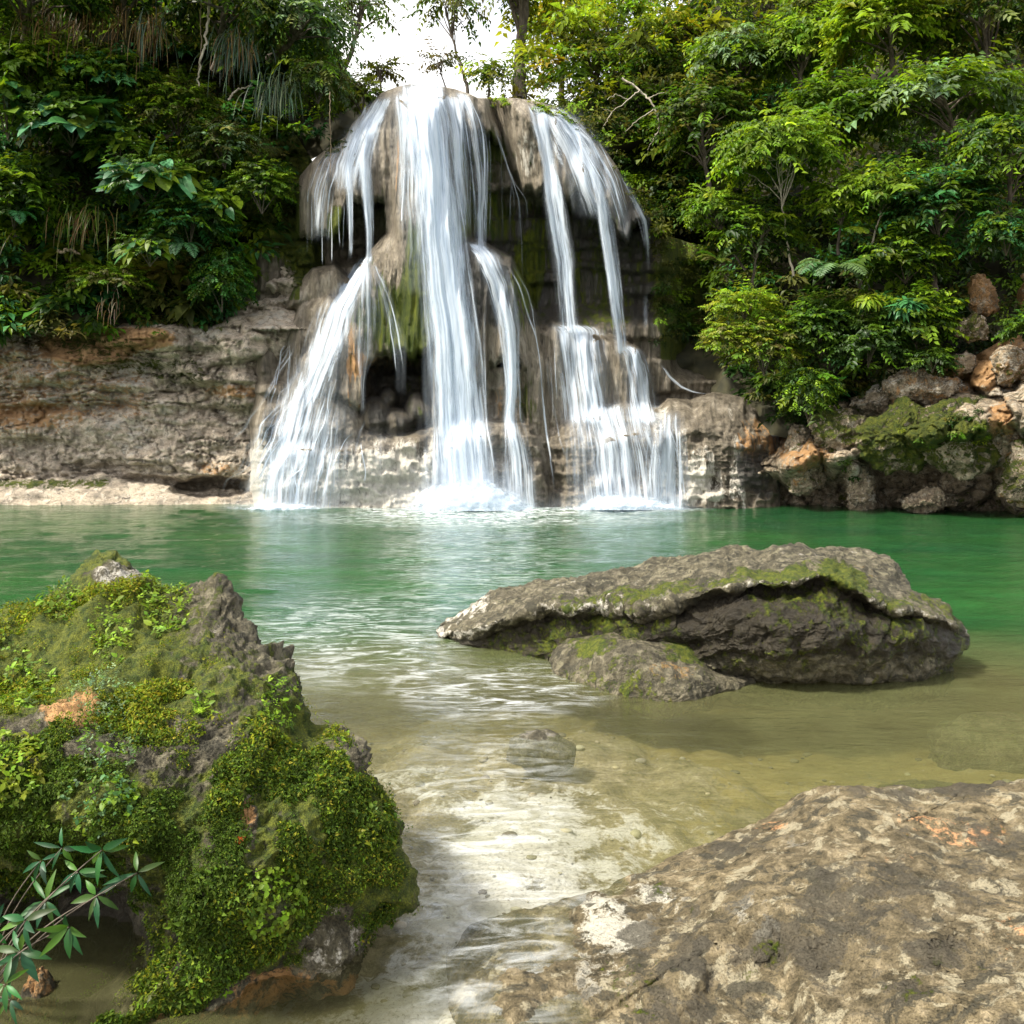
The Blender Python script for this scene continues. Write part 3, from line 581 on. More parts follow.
def flatz(px, py, V, nn):
    n = fbm(V*3., 5, 401); n2 = fbm(V*8, 4, 403)
    moss = .1+.2*blob(px, py, 760, 980, 40, 50)+.2*blob(px, py, 960, 990, 80, 40)+.15*blob(px, py, 680, 900, 60, 30)+.22*n2+.2*blob(px, py, 640, 985, 50, 40)
    dark = .24+.34*blob(px, py, 850, 925, 130, 60)+.3*blob(px, py, 700, 985, 60, 40)+.3*blob(px, py, 730, 840, 40, 14)+.6*n2+.32*blob(px, py, 990, 790, 60, 10)+.3*blob(px, py, 670, 930, 50, 30)
    warm = .38*blob(px, py, 960, 825, 70, 26)+.3*blob(px, py, 900, 865, 60, 14)+.25*blob(px, py, 1000, 930, 50, 50)+.4*blob(px, py, 775, 828, 24, 10)+.35*n
    pale = .5*blob(px, py, 640, 910, 70, 40)+.35*blob(px, py, 830, 850, 80, 26)+.5*blob(px, py, 760, 920, 40, 30)+-.05+.4*n2+.4*blob(px, py, 600, 960, 50, 60)
    return Z(px, moss, warm, dark, pale)
def slabridge(px, py):
    n = fbm(np.stack([px*.012, py*.02, px*0], -1), 4, 411)
    ln = np.abs((py-1000)-(px-620)*-.62-18*n)                 # the long crack
    f1, f2, cid = worley(np.stack([px*.008+.3*n, py*.013+.2*n, px*0+.5], -1), 421)
    cr = np.exp(-(fbm(np.stack([px*.006, py*.012, px*0+3], -1), 5, 431)/.012)**2)+.7*np.exp(-(fbm(np.stack([px*.014, py*.02, px*0+5], -1), 5, 433)/.014)**2)*smooth(600, 680, px)
    return .03*n+.022*cid*smooth(0, .5, f2-f1)+.016*np.exp(-(ln/1.8)**2)+.005*cr+.05*smooth(0, 60, (py-950)-(px-690)*-.5)*smooth(660, 720, px)*(1-smooth(820, 900, px))*smooth(640, 680, px)*(1-smooth(780, 800, px))
boulder('flat_rock', 'broad flat lichen covered rock shelving out of the near right corner', ol, ct, (860, 960), SLAB, flatz, .04, .5, (.03, .018, .009, .006), 1.6, 900, 260, slabridge, cat='rock')

def stone(name, label, c, D, rx, ry, rz, zone, mat=BOULD, seed=1, z0=0.):
    u, v = np.meshgrid(np.linspace(0, 2*np.pi, 80, endpoint=False), np.linspace(.01, np.pi-.01, 50))
    d = np.stack([np.cos(u)*np.sin(v), np.sin(u)*np.sin(v), np.cos(v)], -1).reshape(-1, 3)
    k = 1+.3*fbm(d*1.3+seed, 3, seed)+.1*fbm(d*4+seed, 4, seed+1, .6, True)
    ctr = P(c[0], c[1], D); ctr[2] = z0; V = ctr+d*k[:, None]*[rx, ry, rz]; fc = grid_faces(50, 80, True)[:, ::-1].copy()
    o = obj(name, V, [fc], mat, None, tuple(ctr), {'zone': np.tile(zone, (len(V), 1))}); return tag(o, label, 'stone')
stone('stone', 'small pale stone just breaking the shallow water in mid stream', (540, 738), 4.95, .17, .14, .11, (.1, .15, .4, .4), seed=3, z0=-.1)
stone('sunken_rock', 'rounded rock lying under the water near the right edge', (1005, 705), 5.7, .5, .35, .22, (.3, .25, .2, .2), seed=8, z0=-.37)
stone('sunken_rock', 'dark flat rock under the water behind the broad flat rock', (930, 775), 4.3, .28, .14, .08, (.4, .4, .5, .0), seed=9, z0=-.12)
stone('stone', 'small tan stone below the glossy shrub in the bottom left corner', (36, 1012), 2.62, .05, .06, .14, (.15, .5, .1, .2), seed=11, z0=-.08)
# ochre boulders above the right bank
for nm, lb, o_, D, zz in [('ochre_boulder', 'ochre boulder with holes high on the right bank among leaves', [(958, 285), (965, 268), (985, 264), (996, 274), (1002, 292), (1004, 318), (992, 322), (975, 318), (960, 305)], 22.6, (.2, .62, .1, .25)),
                          ('round_boulder', 'round boulder with a mossy belly below the ochre one', [(950, 325), (958, 313), (975, 309), (990, 314), (994, 330), (988, 345), (965, 350), (950, 342)], 21.9, (.5, .5, .3, .3)),
                          ('tilted_boulder', 'tilted tan boulder standing on the right bank by the picture edge', [(990, 372), (996, 352), (1010, 346), (1024, 352), (1028, 375), (1010, 388), (994, 386)], 20.9, (.3, .42, .1, .4)),
                          ('brown_boulder', 'reddish brown boulder half hidden under shrubs on the right bank', [(944, 365), (950, 349), (968, 346), (978, 356), (976, 374), (955, 380)], 21.9, (.3, .45, .15, .3)),
                          ('edge_boulder', 'ochre boulder cut by the right picture edge among the leaves', [(1012, 290), (1020, 270), (1045, 265), (1065, 290), (1060, 325), (1030, 330), (1015, 315)], 22.2, (.25, .55, .1, .2))]:
    a = np.array(o_, float); cc = a.mean(0); o_ = [tuple(cc+(q-cc)*.86) for q in a]
    boulder(nm, lb, o_, [(cc[0], cc[1], D-.35)]+[(x, y, D) for x, y in o_], cc, BANK, lambda px, py, V, nn, zz=zz: np.tile(zz, (len(px), 1))+.3*fbm(V*1.5, 3, 9)[:, None], .5, 1.2, (.25, .1, .07, .03), .6, 220, 70)

# boulders that make up the right bank
def bank_boulder(name, label, cx, cy, rx, ry, D, z, seed, amp=(.3, .13, .08, .03)):
    a = np.linspace(0, 2*np.pi, 26, endpoint=False); k = 1+.2*fbm(np.stack([np.cos(a)*1.3+seed, np.sin(a)*1.3, a*0], -1), 3, seed)
    o_ = list(zip(cx+np.cos(a)*rx*k, cy+np.sin(a)*ry*k)); R = (rx+ry)*.5*D/F
    ct_ = [(cx, cy, D-R*.75), (cx-rx*.5, cy, D-R*.55), (cx+rx*.5, cy, D-R*.55), (cx, cy-ry*.5, D-R*.4), (cx, cy+ry*.5, D-R*.55)]+[(x, y, D) for x, y in o_[::2]]
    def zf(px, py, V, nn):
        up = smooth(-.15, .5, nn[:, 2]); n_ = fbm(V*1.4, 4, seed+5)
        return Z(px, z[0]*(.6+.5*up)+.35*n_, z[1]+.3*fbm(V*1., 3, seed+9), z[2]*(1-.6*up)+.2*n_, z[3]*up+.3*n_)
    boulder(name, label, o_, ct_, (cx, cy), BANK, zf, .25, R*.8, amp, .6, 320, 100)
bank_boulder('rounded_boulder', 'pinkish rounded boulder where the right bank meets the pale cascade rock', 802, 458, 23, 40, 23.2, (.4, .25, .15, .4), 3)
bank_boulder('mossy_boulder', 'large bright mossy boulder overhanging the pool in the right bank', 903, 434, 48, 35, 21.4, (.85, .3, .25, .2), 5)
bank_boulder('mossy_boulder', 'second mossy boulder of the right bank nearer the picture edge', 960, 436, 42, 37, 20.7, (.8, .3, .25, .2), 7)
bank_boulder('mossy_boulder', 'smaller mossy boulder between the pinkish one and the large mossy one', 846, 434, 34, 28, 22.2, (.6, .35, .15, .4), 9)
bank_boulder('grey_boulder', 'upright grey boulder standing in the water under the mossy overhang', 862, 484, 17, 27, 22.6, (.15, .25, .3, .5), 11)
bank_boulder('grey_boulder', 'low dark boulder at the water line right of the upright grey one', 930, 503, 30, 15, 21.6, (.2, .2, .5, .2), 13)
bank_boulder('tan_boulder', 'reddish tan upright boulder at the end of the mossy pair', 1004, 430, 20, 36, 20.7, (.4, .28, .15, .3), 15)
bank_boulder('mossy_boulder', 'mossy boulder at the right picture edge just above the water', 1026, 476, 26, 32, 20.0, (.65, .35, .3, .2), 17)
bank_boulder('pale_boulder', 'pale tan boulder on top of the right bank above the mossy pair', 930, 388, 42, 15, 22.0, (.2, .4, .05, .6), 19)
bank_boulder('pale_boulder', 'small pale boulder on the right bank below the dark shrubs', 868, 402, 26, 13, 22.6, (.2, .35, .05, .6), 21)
# pebbles and cobbles lying on the bed of the shallows
bg = Bag(); u, v = np.meshgrid(np.linspace(0, 2*np.pi, 10, endpoint=False), np.linspace(.05, np.pi-.05, 7)); sp = np.stack([np.cos(u)*np.sin(v), np.sin(u)*np.sin(v), np.cos(v)], -1).reshape(-1, 3); fc = grid_faces(7, 10, True)[:, ::-1]
for k in range(700):
    y = 2.0+4.2*rng.random()**1.4; x = rng.uniform(-.75, 1.9)*y/3.; r = .005+.026*rng.random()**4
    q = sp*r*rng.uniform(.7, 1.3, 3)*[1.2, 1, .6]*(1+.2*fbm(sp*1.5+k, 2, k))[:, None]; c = np.array([x, y, float(bed(np.array([x]), np.array([y]))[0])+r*.15])
    g = rng.uniform(.1, .42); bg.add(q+c, fc, np.array([g, g*rng.uniform(.85, .95), g*rng.uniform(.6, .85)]))
tag(bg.build('pebbles', leaf_mat('pebble', 0., .8, .3)), 'pebbles and small cobbles lying on the bed of the shallows', 'pebbles', None, 'stuff')
# ================================================================== FALLING WATER
def fall_mat():
    m, nt, out = new_mat('white_water'); n = N(nt)
    a = n.attr('alpha').outputs['Fac']; fl = n.attr('flow').outputs['Vector']
    n1 = n.noise(n.coord((.33, .009, 1), fl), 1., 5, .65); n2 = n.noise(n.coord((.11, .011, 1), fl), 1., 4, .6); n3 = n.noise(n.coord((.9, .03, 1), fl), 1., 3, .6)
    st = n.math('ADD', n.math('MULTIPLY', n1, .45), n.math('ADD', n.math('MULTIPLY', n2, .4), n.math('MULTIPLY', n3, .15)))
    al = n.rng(n.math('ADD', st, n.math('MULTIPLY', n.math('SUBTRACT', a, .75), .34)), .375, .57); al = n.math('MULTIPLY', n.math('ADD', n.math('MULTIPLY', al, .85), .12), n.rng(a, 0., .75), clamp=True)
    d = n.new('ShaderNodeBsdfDiffuse'); n.l(n.mix(n.rng(n1, .3, .7), (.52, .62, .75), (.8, .86, .92)), d.inputs[0])
    t = n.new('ShaderNodeBsdfTranslucent'); t.inputs[0].default_value = (.6, .7, .82, 1)
    tr = n.new('ShaderNodeBsdfTransparent')
    n.l(n.shmix(al, tr.outputs[0], n.shmix(.35, d.outputs[0], t.outputs[0])), out.inputs[0]); return m
WHITE = fall_mat()
def stream(label, sheets, strands=(), cat='waterfall', name='waterfall'):
    """sheets: (knots[(px,py,halfwidth,alpha)], off); strands: (knots, halfwidth px, alpha). Water clings to the rock, then falls free."""
    Vs, Fs, As, Ls, n0 = [], [], [], [], 0
    def add(kn, nu, off, wob, ribbon=False):
        nonlocal n0
        k = np.asarray(kn, float); q = np.r_[0, np.cumsum(np.maximum(np.abs(np.diff(k[:, 1])), np.hypot(np.diff(k[:, 0]), np.diff(k[:, 1]))))]
        s = np.arange(0, q[-1]+1e-6, 2.5 if not ribbon else 3.); s = np.r_[s, q[-1]]
        it = [np.interp(s, q, k[:, j]) for j in range(4)]
        for j in range(3):
            for _ in range(4): it[j][1:-1] = (it[j][:-2]+2*it[j][1:-1]+it[j][2:])/4
        u = np.linspace(-1, 1, nu)[None]; px = it[0][:, None]+u*it[2][:, None]
        sd = rng.random()*50
        px = px+wob*fbm(np.stack([px*.05+sd, np.broadcast_to(s[:, None]*.02, px.shape), px*0], -1), 3, 5); py = np.broadcast_to(it[1][:, None], px.shape)+0*px
        D = sample(px, py)-off
        D = np.minimum.accumulate(D, 0)
        for _ in range(3): D[1:-1] = (D[:-2]+2*D[1:-1]+D[2:])/4
        D = D-.03*fbm(np.stack([px*.1, py*.02, px*0+sd], -1), 3, 6)
        edge = np.clip(1-np.abs(u)**(1.6 if ribbon else 2.2)*(1+0*px)+(0 if ribbon else .3)*fbm(np.stack([px*.3+sd, np.broadcast_to(s[:, None]*.015, px.shape), px*0], -1), 3, 8)*(np.abs(u) > .4)*(np.abs(u) < .97), 0, 1)
        ends = smooth(0, 30, s)*(1-smooth(q[-1]-30, q[-1], s)) if ribbon and q[-1] > 70 else (smooth(0, 8, s)*(1-smooth(q[-1]-10, q[-1], s)) if ribbon else smooth(-2, 12, s)*(1 if k[-1, 1] > 498 else 1-.9*smooth(q[-1]-14, q[-1]-1, s)))
        Vs.append(P(px, py, D).reshape(-1, 3)); Fs.append(grid_faces(len(s), nu)+n0); n0 += px.size
        As.append((it[3][:, None]*edge*ends[:, None]).ravel())
        Ls.append(np.stack([u*it[2][:, None]+sd*7, np.broadcast_to(s[:, None], px.shape), np.full(px.shape, sd)], -1).reshape(-1, 3))
    for kn, off in sheets: add(kn, int(max(7, max(k[2] for k in kn)*1.1)), off, 3.)
    for kn, hw, al, off in strands: add([(x, y, hw, al) for x, y in kn], 5, off, 2.5, True)
    V = np.concatenate(Vs); base = V[V[:, 2].argmin()]
    o = obj(name, V, [np.concatenate(Fs)], WHITE, None, tuple(base), {'alpha': np.concatenate(As), 'flow': np.concatenate(Ls)})
    return tag(o, label, cat)
def fan(kn, n, hw=(1., 3.2), al=(.25, .62), off=(.04, .18), spread=.92):
    """n strands spread over a sheet's width, each starting and ending somewhere along it."""
    k = np.asarray(kn, float); r = []
    for _ in range(n):
        u = rng.uniform(-1, 1)*spread; a, b = sorted(rng.uniform(0, 1, 2)); a *= .6; b = 1-(1-b)*.5
        ys = np.linspace(k[0, 1]+(k[-1, 1]-k[0, 1])*a, k[0, 1]+(k[-1, 1]-k[0, 1])*b, 9)
        xs_ = np.interp(ys, k[:, 1], k[:, 0])+u*np.interp(ys, k[:, 1], k[:, 2])
        r.append((list(zip(xs_, ys)), rng.uniform(*hw), rng.uniform(*al), rng.uniform(*off)))
    return r
K = [(422, 79, 30, .95), (427, 110, 29, 1), (434, 160, 26, 1.1), (440, 220, 27, 1.15), (447, 300, 30, 1.1), (453, 350, 32, 1.), (458, 430, 35, .92), (464, 511, 44, 1.1)]
stream('widest white fall pouring straight down the middle of the rock', [(K, .05), ([(x, y, h*.8, a*.85) for x, y, h, a in K], .25), ([(412, 86, 24, .7), (412, 120, 30, .7), (414, 170, 28, .65), (416, 230, 20, .5), (418, 300, 14, .4)], .04), ([(452, 90, 16, .8), (458, 130, 14, .8), (462, 180, 10, .7), (466, 236, 7, .6)], .06), ([(456, 400, 42, .5), (460, 450, 48, .6), (464, 510, 56, .7)], .3)], fan(K, 42)+fan([(x+8, y, h*.6, a) for x, y, h, a in K[5:]], 10))
K1 = [(388, 92, 7, .8), (376, 120, 9, .8), (364, 160, 8, .8), (368, 200, 6, .95), (369, 256, 5, .95), (366, 270, 7, .8)]
K2 = [(384, 93, 4, .6), (362, 124, 8, .7), (348, 160, 9, .6), (349, 200, 3, .8), (350, 262, 2.5, .7)]
K3 = [(398, 90, 10, .75), (402, 130, 9, .6), (402, 190, 7, .45), (400, 240, 5, .3)]
stream('thin veils fanning down the left shoulder of the falls into the dark hollow', [(K1, .05), (K2, .05), (K3, .04), ([(384, 96, 10, .62), (366, 126, 24, .8), (352, 165, 28, .74), (348, 200, 22, .4)], .03)],
       fan(K1, 14, (.8, 1.8))+fan(K2, 7, (.7, 1.5))+fan(K3, 6, (.7, 1.5), (.4, .7)))
K1 = [(346, 140, 4, .5), (330, 158, 14, .6), (320, 190, 15, .55), (318, 225, 14, .55), (318, 246, 13, .3)]
stream('dripping strings hanging off the leftmost ledge of the falls', [(K1, .05)], fan(K1, 14, (.6, 1.3), (.5, .8))+[([(x, 200), (x+1, 240), (x+1, y)], rng.uniform(.6, 1.1), .6, .08) for x, y in [(307, 255), (312, 248), (321, 268), (331, 266), (337, 250), (343, 255)]])
K1 = [(369, 252, 6, .95), (352, 280, 15, .9), (336, 310, 23, .85), (326, 345, 26, .8), (316, 380, 26, .7), (305, 410, 20, .7)]
K2 = [(366, 255, 5, .85), (365, 290, 14, .6), (364, 330, 20, .55), (362, 380, 3, .6), (362, 420, 3, .4)]
K3 = [(372, 258, 3, .7), (388, 300, 9, .45), (398, 340, 10, .5), (400, 362, 8, .4), (402, 400, 5, .2)]
stream('bluish veil spreading over the cone of rock below the dark hollow', [(K1, .05), (K2, .05), (K3, .05)], fan(K1, 16, (.8, 2.))+fan(K2, 6, (.6, 1.4))+fan(K3, 8, (.6, 1.2), (.4, .7)))
riv = []
def rivulet(x, y, y1, lean, hw, al):
    p = [(x, y)]
    while y < y1:
        st = rng.uniform(7, 16); k = rng.random()
        x += lean*st*rng.uniform(.2, 1.5)+(rng.normal(0, 3.5) if k < .3 else rng.normal(0, .8)); y += st if k > .3 else st*.5; p.append((x, y))
    riv.append((p, hw, al, rng.uniform(.04, .1)))
for k in range(26): rivulet(rng.uniform(290, 336), rng.uniform(330, 400), rng.uniform(430, 506), rng.uniform(-.55, -.15), rng.uniform(1.2, 3.6), rng.uniform(.35, .75))
for k in range(46): rivulet(rng.uniform(264, 345), rng.uniform(395, 460), rng.uniform(455, 508), rng.uniform(-.5, .0), rng.uniform(1., 3.8), rng.uniform(.35, .75))
for k in range(12): rivulet(rng.uniform(330, 372), rng.uniform(400, 450), rng.uniform(450, 500), rng.uniform(-.5, -.1), rng.uniform(.7, 1.6), rng.uniform(.4, .75))
for k in range(6): rivulet(rng.uniform(276, 300), rng.uniform(315, 345), rng.uniform(380, 420), rng.uniform(-.3, .05), rng.uniform(.7, 1.4), rng.uniform(.5, .8))
KW = [(330, 330, 20, .5), (318, 380, 40, .55), (306, 430, 58, .6), (300, 470, 62, .6), (296, 510, 64, .62)]; KX = [(372, 425, 40, .3), (372, 465, 48, .36), (368, 505, 50, .3)]
KS = [(306, 380, 20, .55), (296, 420, 32, .58), (288, 455, 40, .58), (280, 510, 44, .62)]; KT = [(336, 400, 18, .42), (332, 450, 26, .42), (322, 508, 34, .45)]
stream('foaming rivulets tumbling over the pale stepped apron at lower left of the falls', [(KW, .05), (KX, .05), (KS, .07), (KT, .08)], riv)
K1 = [(455, 88, 8, .8), (472, 112, 12, .75), (477, 135, 13, .65), (480, 160, 11, .6), (482, 242, 7, .65), (484, 260, 9, .6)]
stream('narrow group of strings falling just right of the widest fall', [(K1, .06)], fan(K1, 14, (.7, 1.8), (.5, .9))+[([(x, 118), (x+2, 150), (x+2, 246)], rng.uniform(.6, 1.4), .6, .1) for x in (458, 463, 468, 488, 500)]
       + [([(490, 112), (500, 142), (512, 180), (x, 200), (x, y)], .9, .6, .08) for x, y in [(510, 240), (519, 262), (521, 290), (526, 235), (514, 225)]])
K1 = [(470, 240, 8, .8), (486, 254, 15, .85), (500, 285, 17, .85), (508, 330, 13, .8), (511, 368, 9, .85), (512, 420, 9, .85), (517, 450, 16, .75), (520, 509, 22, .8)]
stream('stream sliding over the low middle mound beside the widest fall', [(K1, .05)], fan(K1, 26, (.8, 2.))+[([(500, 258), (520, 285), (534, 330), (541, 370), (545, 420), (552, 470), (556, 500)], 1.6, .75, .06), ([(508, 256), (528, 290), (537, 340), (545, 390)], 1.1, .6, .06), ([(545, 345), (552, 400), (560, 440), (575, 480)], 1.5, .5, .06), ([(484, 300), (485, 360), (486, 420), (487, 480)], 2., .6, .1)])
K1 = [(528, 100, 12, .6), (538, 112, 13, .75), (546, 140, 10, .85), (549, 165, 8, .95), (554, 200, 13, .85), (564, 260, 13, .8), (569, 325, 12, .8), (570, 342, 15, .8)]
K2 = [(545, 104, 14, .8), (566, 122, 13, .8), (582, 150, 9, .85), (594, 180, 7, .9), (605, 220, 9, .9), (614, 280, 8, .85), (620, 344, 7, .85), (622, 362, 10, .8)]
K3 = [(560, 110, 12, .55), (590, 140, 12, .6), (612, 180, 10, .55), (622, 215, 9, .5), (628, 244, 6, .4)]
stream('twin tall streams leaping off the right hand dome of the rock', [(K1, .05), (K2, .05), (K3, .04), ([(552, 104, 26, .62), (574, 140, 34, .78), (590, 180, 34, .7), (604, 225, 28, .4)], .03)], fan(K1, 20, (.8, 2.))+fan(K2, 20, (.8, 2.))+fan(K3, 16, (.6, 1.3), (.5, .8)))
K1 = [(620, 170, 4, .5), (634, 200, 6, .6), (645, 220, 6, .65), (648, 245, 3, .6), (649, 275, 2, .4)]
K2 = [(646, 290, 4, .55), (645, 310, 4, .6), (643, 335, 4, .4)]
stream('faint trickle at the right rim of the falls beside green moss', [(K1, .05), (K2, .06)], fan(K1, 6, (.6, 1.2))+fan(K2, 4, (.6, 1.2)))
K1 = [(562, 322, 16, .85), (578, 330, 31, .85), (582, 360, 35, .76), (588, 414, 38, .76), (592, 432, 40, .7)]
K2 = [(618, 342, 8, .85), (632, 352, 17, .9), (639, 375, 18, .88), (644, 414, 19, .88), (646, 432, 20, .8)]
stream('two rounded white veils beneath the twin streams', [(K1, .05), (K2, .05)], fan(K1, 26, (.8, 1.8))+fan(K2, 16, (.7, 1.6)))
K1 = [(612, 398, 54, .6), (616, 418, 58, .68), (624, 450, 64, .64), (630, 510, 70, .72)]; K2 = [(588, 404, 28, .6), (596, 440, 34, .62), (602, 509, 36, .66)]; K3 = [(668, 406, 18, .6), (668, 450, 22, .66), (667, 509, 26, .72)]
stream('broad bottom cascade of white water entering the pool at right', [(K1, .05), (K2, .12), (K3, .12)], fan(K1, 44, (.8, 2.))+fan(K2, 14, (.8, 2.))+fan(K3, 24, (.8, 2.2), (.3, .7)))
stream('thin bright runnel curling over the smooth rock right of the cascade', [([(658, 362, 1.5, .7), (668, 376, 3, .7), (680, 386, 4, .75), (696, 393, 5, .7), (714, 394, 4, .4)], .05)], [])
# spray where the water lands: soft heaps of fine white droplets
def spray(label, cx, half, hgt, D0, layers, y0=511):
    Vs, Fs, As, Ls, n0 = [], [], [], [], 0
    u, v = np.meshgrid(np.linspace(-1, 1, 90), np.linspace(0, 1, 26))
    for q in range(layers+3):
        f = rng.uniform(.7, 1.); sh_ = rng.normal(0, half*.15) if q else 0; px = cx+sh_+u*half*f
        f, h0 = (1.25, 1.7) if q >= layers else (f, rng.uniform(.5, 1.1)); px = cx+sh_+u*half*f; h = hgt*h0*(1+.5*fbm(np.stack([u*3+q*9, u*0, u*0], -1), 4, 3))*np.maximum(0, 1-np.abs(u)**2.)
        py = y0-h*v; D = D0-.12*q-.5*(1-v**2)*(1-u**2)+.12*fbm(np.stack([u*6+q, v*4, u*0], -1), 3, 5)
        Vs.append(P(px, py, D).reshape(-1, 3)); Fs.append(grid_faces(26, 90)+n0); n0 += u.size
        As.append(((.5 if q >= layers else 1.25)*(1-v**1.3)*(1-np.abs(u)**3)).ravel()); Ls.append(np.stack([u*half*.6+q*37, v*hgt*22, u*0+q], -1).reshape(-1, 3))
    return tag(obj('spray', np.concatenate(Vs), [np.concatenate(Fs)], WHITE, None, tuple(P(cx, y0, D0)), {'alpha': np.concatenate(As), 'flow': np.concatenate(Ls)}), label, 'spray')
spray('white mound of spray where the widest fall hits the pool', 466, 72, 46, 23.5, 5)
spray('low fringe of spray along the foot of the broad bottom cascade', 630, 72, 20, 23.3, 4, 510)
spray('faint spray at the foot of the stepped rivulets', 285, 54, 10, 23.6, 2, 510)
# ================================================================== PLANTS
BR, MID, DK = (.125, .2, .012), (.062, .12, .01), (.022, .05, .008)
TEAL, YEL, OLV = (.045, .15, .05), (.18, .22, .015), (.09, .1, .025)
GOLD_GLOW, PALEG, LIME = (.36, .31, .02), (.13, .2, .1), (.17, .27, .02)  # gold tone puts the treetops' backlit glow into the leaf colour
def pal(cols, n, jit=.22):
    c = np.asarray(cols, float)[rng.integers(0, len(cols), n)]
    return np.clip(c*rng.lognormal(0, jit, (n, 1))*rng.lognormal(0, .07, (n, 3)), .004, .6)
def sph(n):
    v = rng.normal(0, 1, (n, 3)); return norm(v)
UP = np.array([0, 0, 1.]); TOCAM = np.array([0, -1., 0])
def crown(bag, c, rad, ns, L, W, cols, nl=9, tw=.7, droop=.25, fill=.55, lod=1, twigs=None):
    """Leafy sprays spread through a crown: each spray a drooping row of paired leaves."""
    c = np.asarray(c, float); rad = np.asarray(rad, float)
    d = sph(ns); d[:, 2] = np.where(d[:, 2] < -.35, -d[:, 2], d[:, 2]); r = fill+(1-fill)*rng.random(ns)**.6
    lump = 1+.28*fbm(d*1.9+c*.7, 3, 3); o = c+d*rad*(r*lump)[:, None]
    ax = norm(d*[1, 1, .35]+rng.normal(0, .3, (ns, 3))-UP*droop); up = norm(UP*.9+d*.35+TOCAM*.15+rng.normal(0, .18, (ns, 3)))
    sc = rng.lognormal(0, .2, ns); base = pal(cols, ns, .3); T = tw*sc
    j = np.arange(nl); tt = (j//2+.6)/(nl/2+.6); side = np.where(j % 2, 1., -1.)
    sd = norm(np.cross(ax, up))
    b = o[:, None]+ax[:, None]*(T[:, None]*tt)[..., None]-UP*((tt**2)*droop*.6)[None, :, None]*T[:, None, None]
    dd = ax[:, None]*.55+sd[:, None]*side[None, :, None]*.9-UP*.22+rng.normal(0, .16, (ns, nl, 3))
    nn = up[:, None]+rng.normal(0, .18, (ns, nl, 3)); n = ns*nl
    col = np.repeat(base, nl, 0)*rng.lognormal(0, .14, (n, 1))
    bag.leaves(b.reshape(-1, 3), dd.reshape(-1, 3), nn.reshape(-1, 3), (L*sc[:, None]*(1.1-.35*tt)*rng.lognormal(0, .15, (ns, nl))).ravel(), (W*sc[:, None]*np.ones(nl)).ravel(), col, lod)
    return o, d
def whorls(bag, c, rad, nw, L, W, cols, nl=8, lod=2, bend=.45, lay=.6):
    """Umbrella-like rosettes of long leaves (layered, drooping)."""
    c = np.asarray(c, float); d = sph(nw); d[:, 2] = np.abs(d[:, 2])*1.1-.35
    o = c+d*rad*(lay+(1-lay)*rng.random((nw, 1))); axis = norm(UP*.9+d*.5+TOCAM*.25+rng.normal(0, .15, (nw, 3)))
    ref = norm(np.cross(axis, [.3, .2, .1])); r2 = np.cross(axis, ref); base = pal(cols, nw, .28)
    for k in range(nl):
        a = 2*np.pi*k/nl+rng.normal(0, .2, nw)
        out = ref*np.cos(a)[:, None]+r2*np.sin(a)[:, None]
        bag.leaves(o+out*L*.05, out*rng.uniform(.6, 1.2, (nw, 1))+axis*rng.normal(-.05, .3, (nw, 1))-UP*.15, axis+out*.1, L*rng.lognormal(0, .18, nw), W*rng.lognormal(0, .15, nw), base*rng.lognormal(0, .12, (nw, 1)), lod, bend)
    return o
def fern(bag, b, n, L, cols, lean=(0, 0, 0), pin=16, width=.22, droop=1.1, spread=1.):
    for k in range(n):
        a = rng.uniform(0, 2*np.pi); d = norm(np.array([np.cos(a)*spread, np.sin(a)*spread-.25, .75])+np.asarray(lean)); l = L*rng.uniform(.7, 1.15); pos = np.asarray(b, float)+0
        pts, dirs = [], []
        for i in range(pin+1):
            pts.append(pos.copy()); dirs.append(d.copy()); d = norm(d-UP*droop*1.5/pin*(.4+i/pin)); pos = pos+d*l/pin
        pts, dirs = np.array(pts), np.array(dirs); t = np.linspace(0, 1, pin+1); w = l*width*np.sin(np.pi*np.clip(t*.9+.12, 0, 1))**.8
        c0 = pal(cols, 1, .2)[0]; sd = norm(np.cross(dirs, UP+rng.normal(0, .05, 3)))
        for s_ in (-1, 1):
            bag.leaves(pts, sd*s_+dirs*.45-UP*.12+rng.normal(0, .06, pts.shape), np.cross(sd, dirs)+rng.normal(0, .08, pts.shape), w, l/pin*1.05, c0*rng.lognormal(0, .12, (len(t), 1)), 1, .2, .15)
        bag.tube(pts, np.linspace(.012, .003, len(pts))*L, 4, c0*.7)
def limb_tree(root, base, top, r0, crown_pts, mat, bend=.12, n=14):
    """Tapered trunk with limbs that reach out into the crown."""
    bg = Bag(); t = np.linspace(0, 1, 16)[:, None]; base, top = np.asarray(base, float), np.asarray(top, float); l = np.linalg.norm(top-base)
    pts = base+(top-base)*t+np.stack([bend*l*np.sin(t[:, 0]*3.1+rng.uniform(0, 6))*t[:, 0]*.3, .05*l*np.sin(t[:, 0]*4), 0*t[:, 0]], -1)+rng.normal(0, .006*l, (16, 3)); bg.tube(pts, r0*(1-.65*t[:, 0]), 9)
    cp = np.asarray(crown_pts); cp = cp[rng.permutation(len(cp))[:n]]
    for q in cp:
        i = rng.integers(9, 16); a = pts[i]; s = np.linspace(0, 1, 8)[:, None]
        p = a+(q-a)*s+UP*np.sin(s*np.pi)*.08*np.linalg.norm(q-a)+rng.normal(0, .02, (8, 3))*np.sin(s*np.pi); bg.tube(p, r0*.32*(1-.8*s[:, 0])+.004, 5)
    return bg.build('trunk', mat, root)
px2m = lambda D: D/F
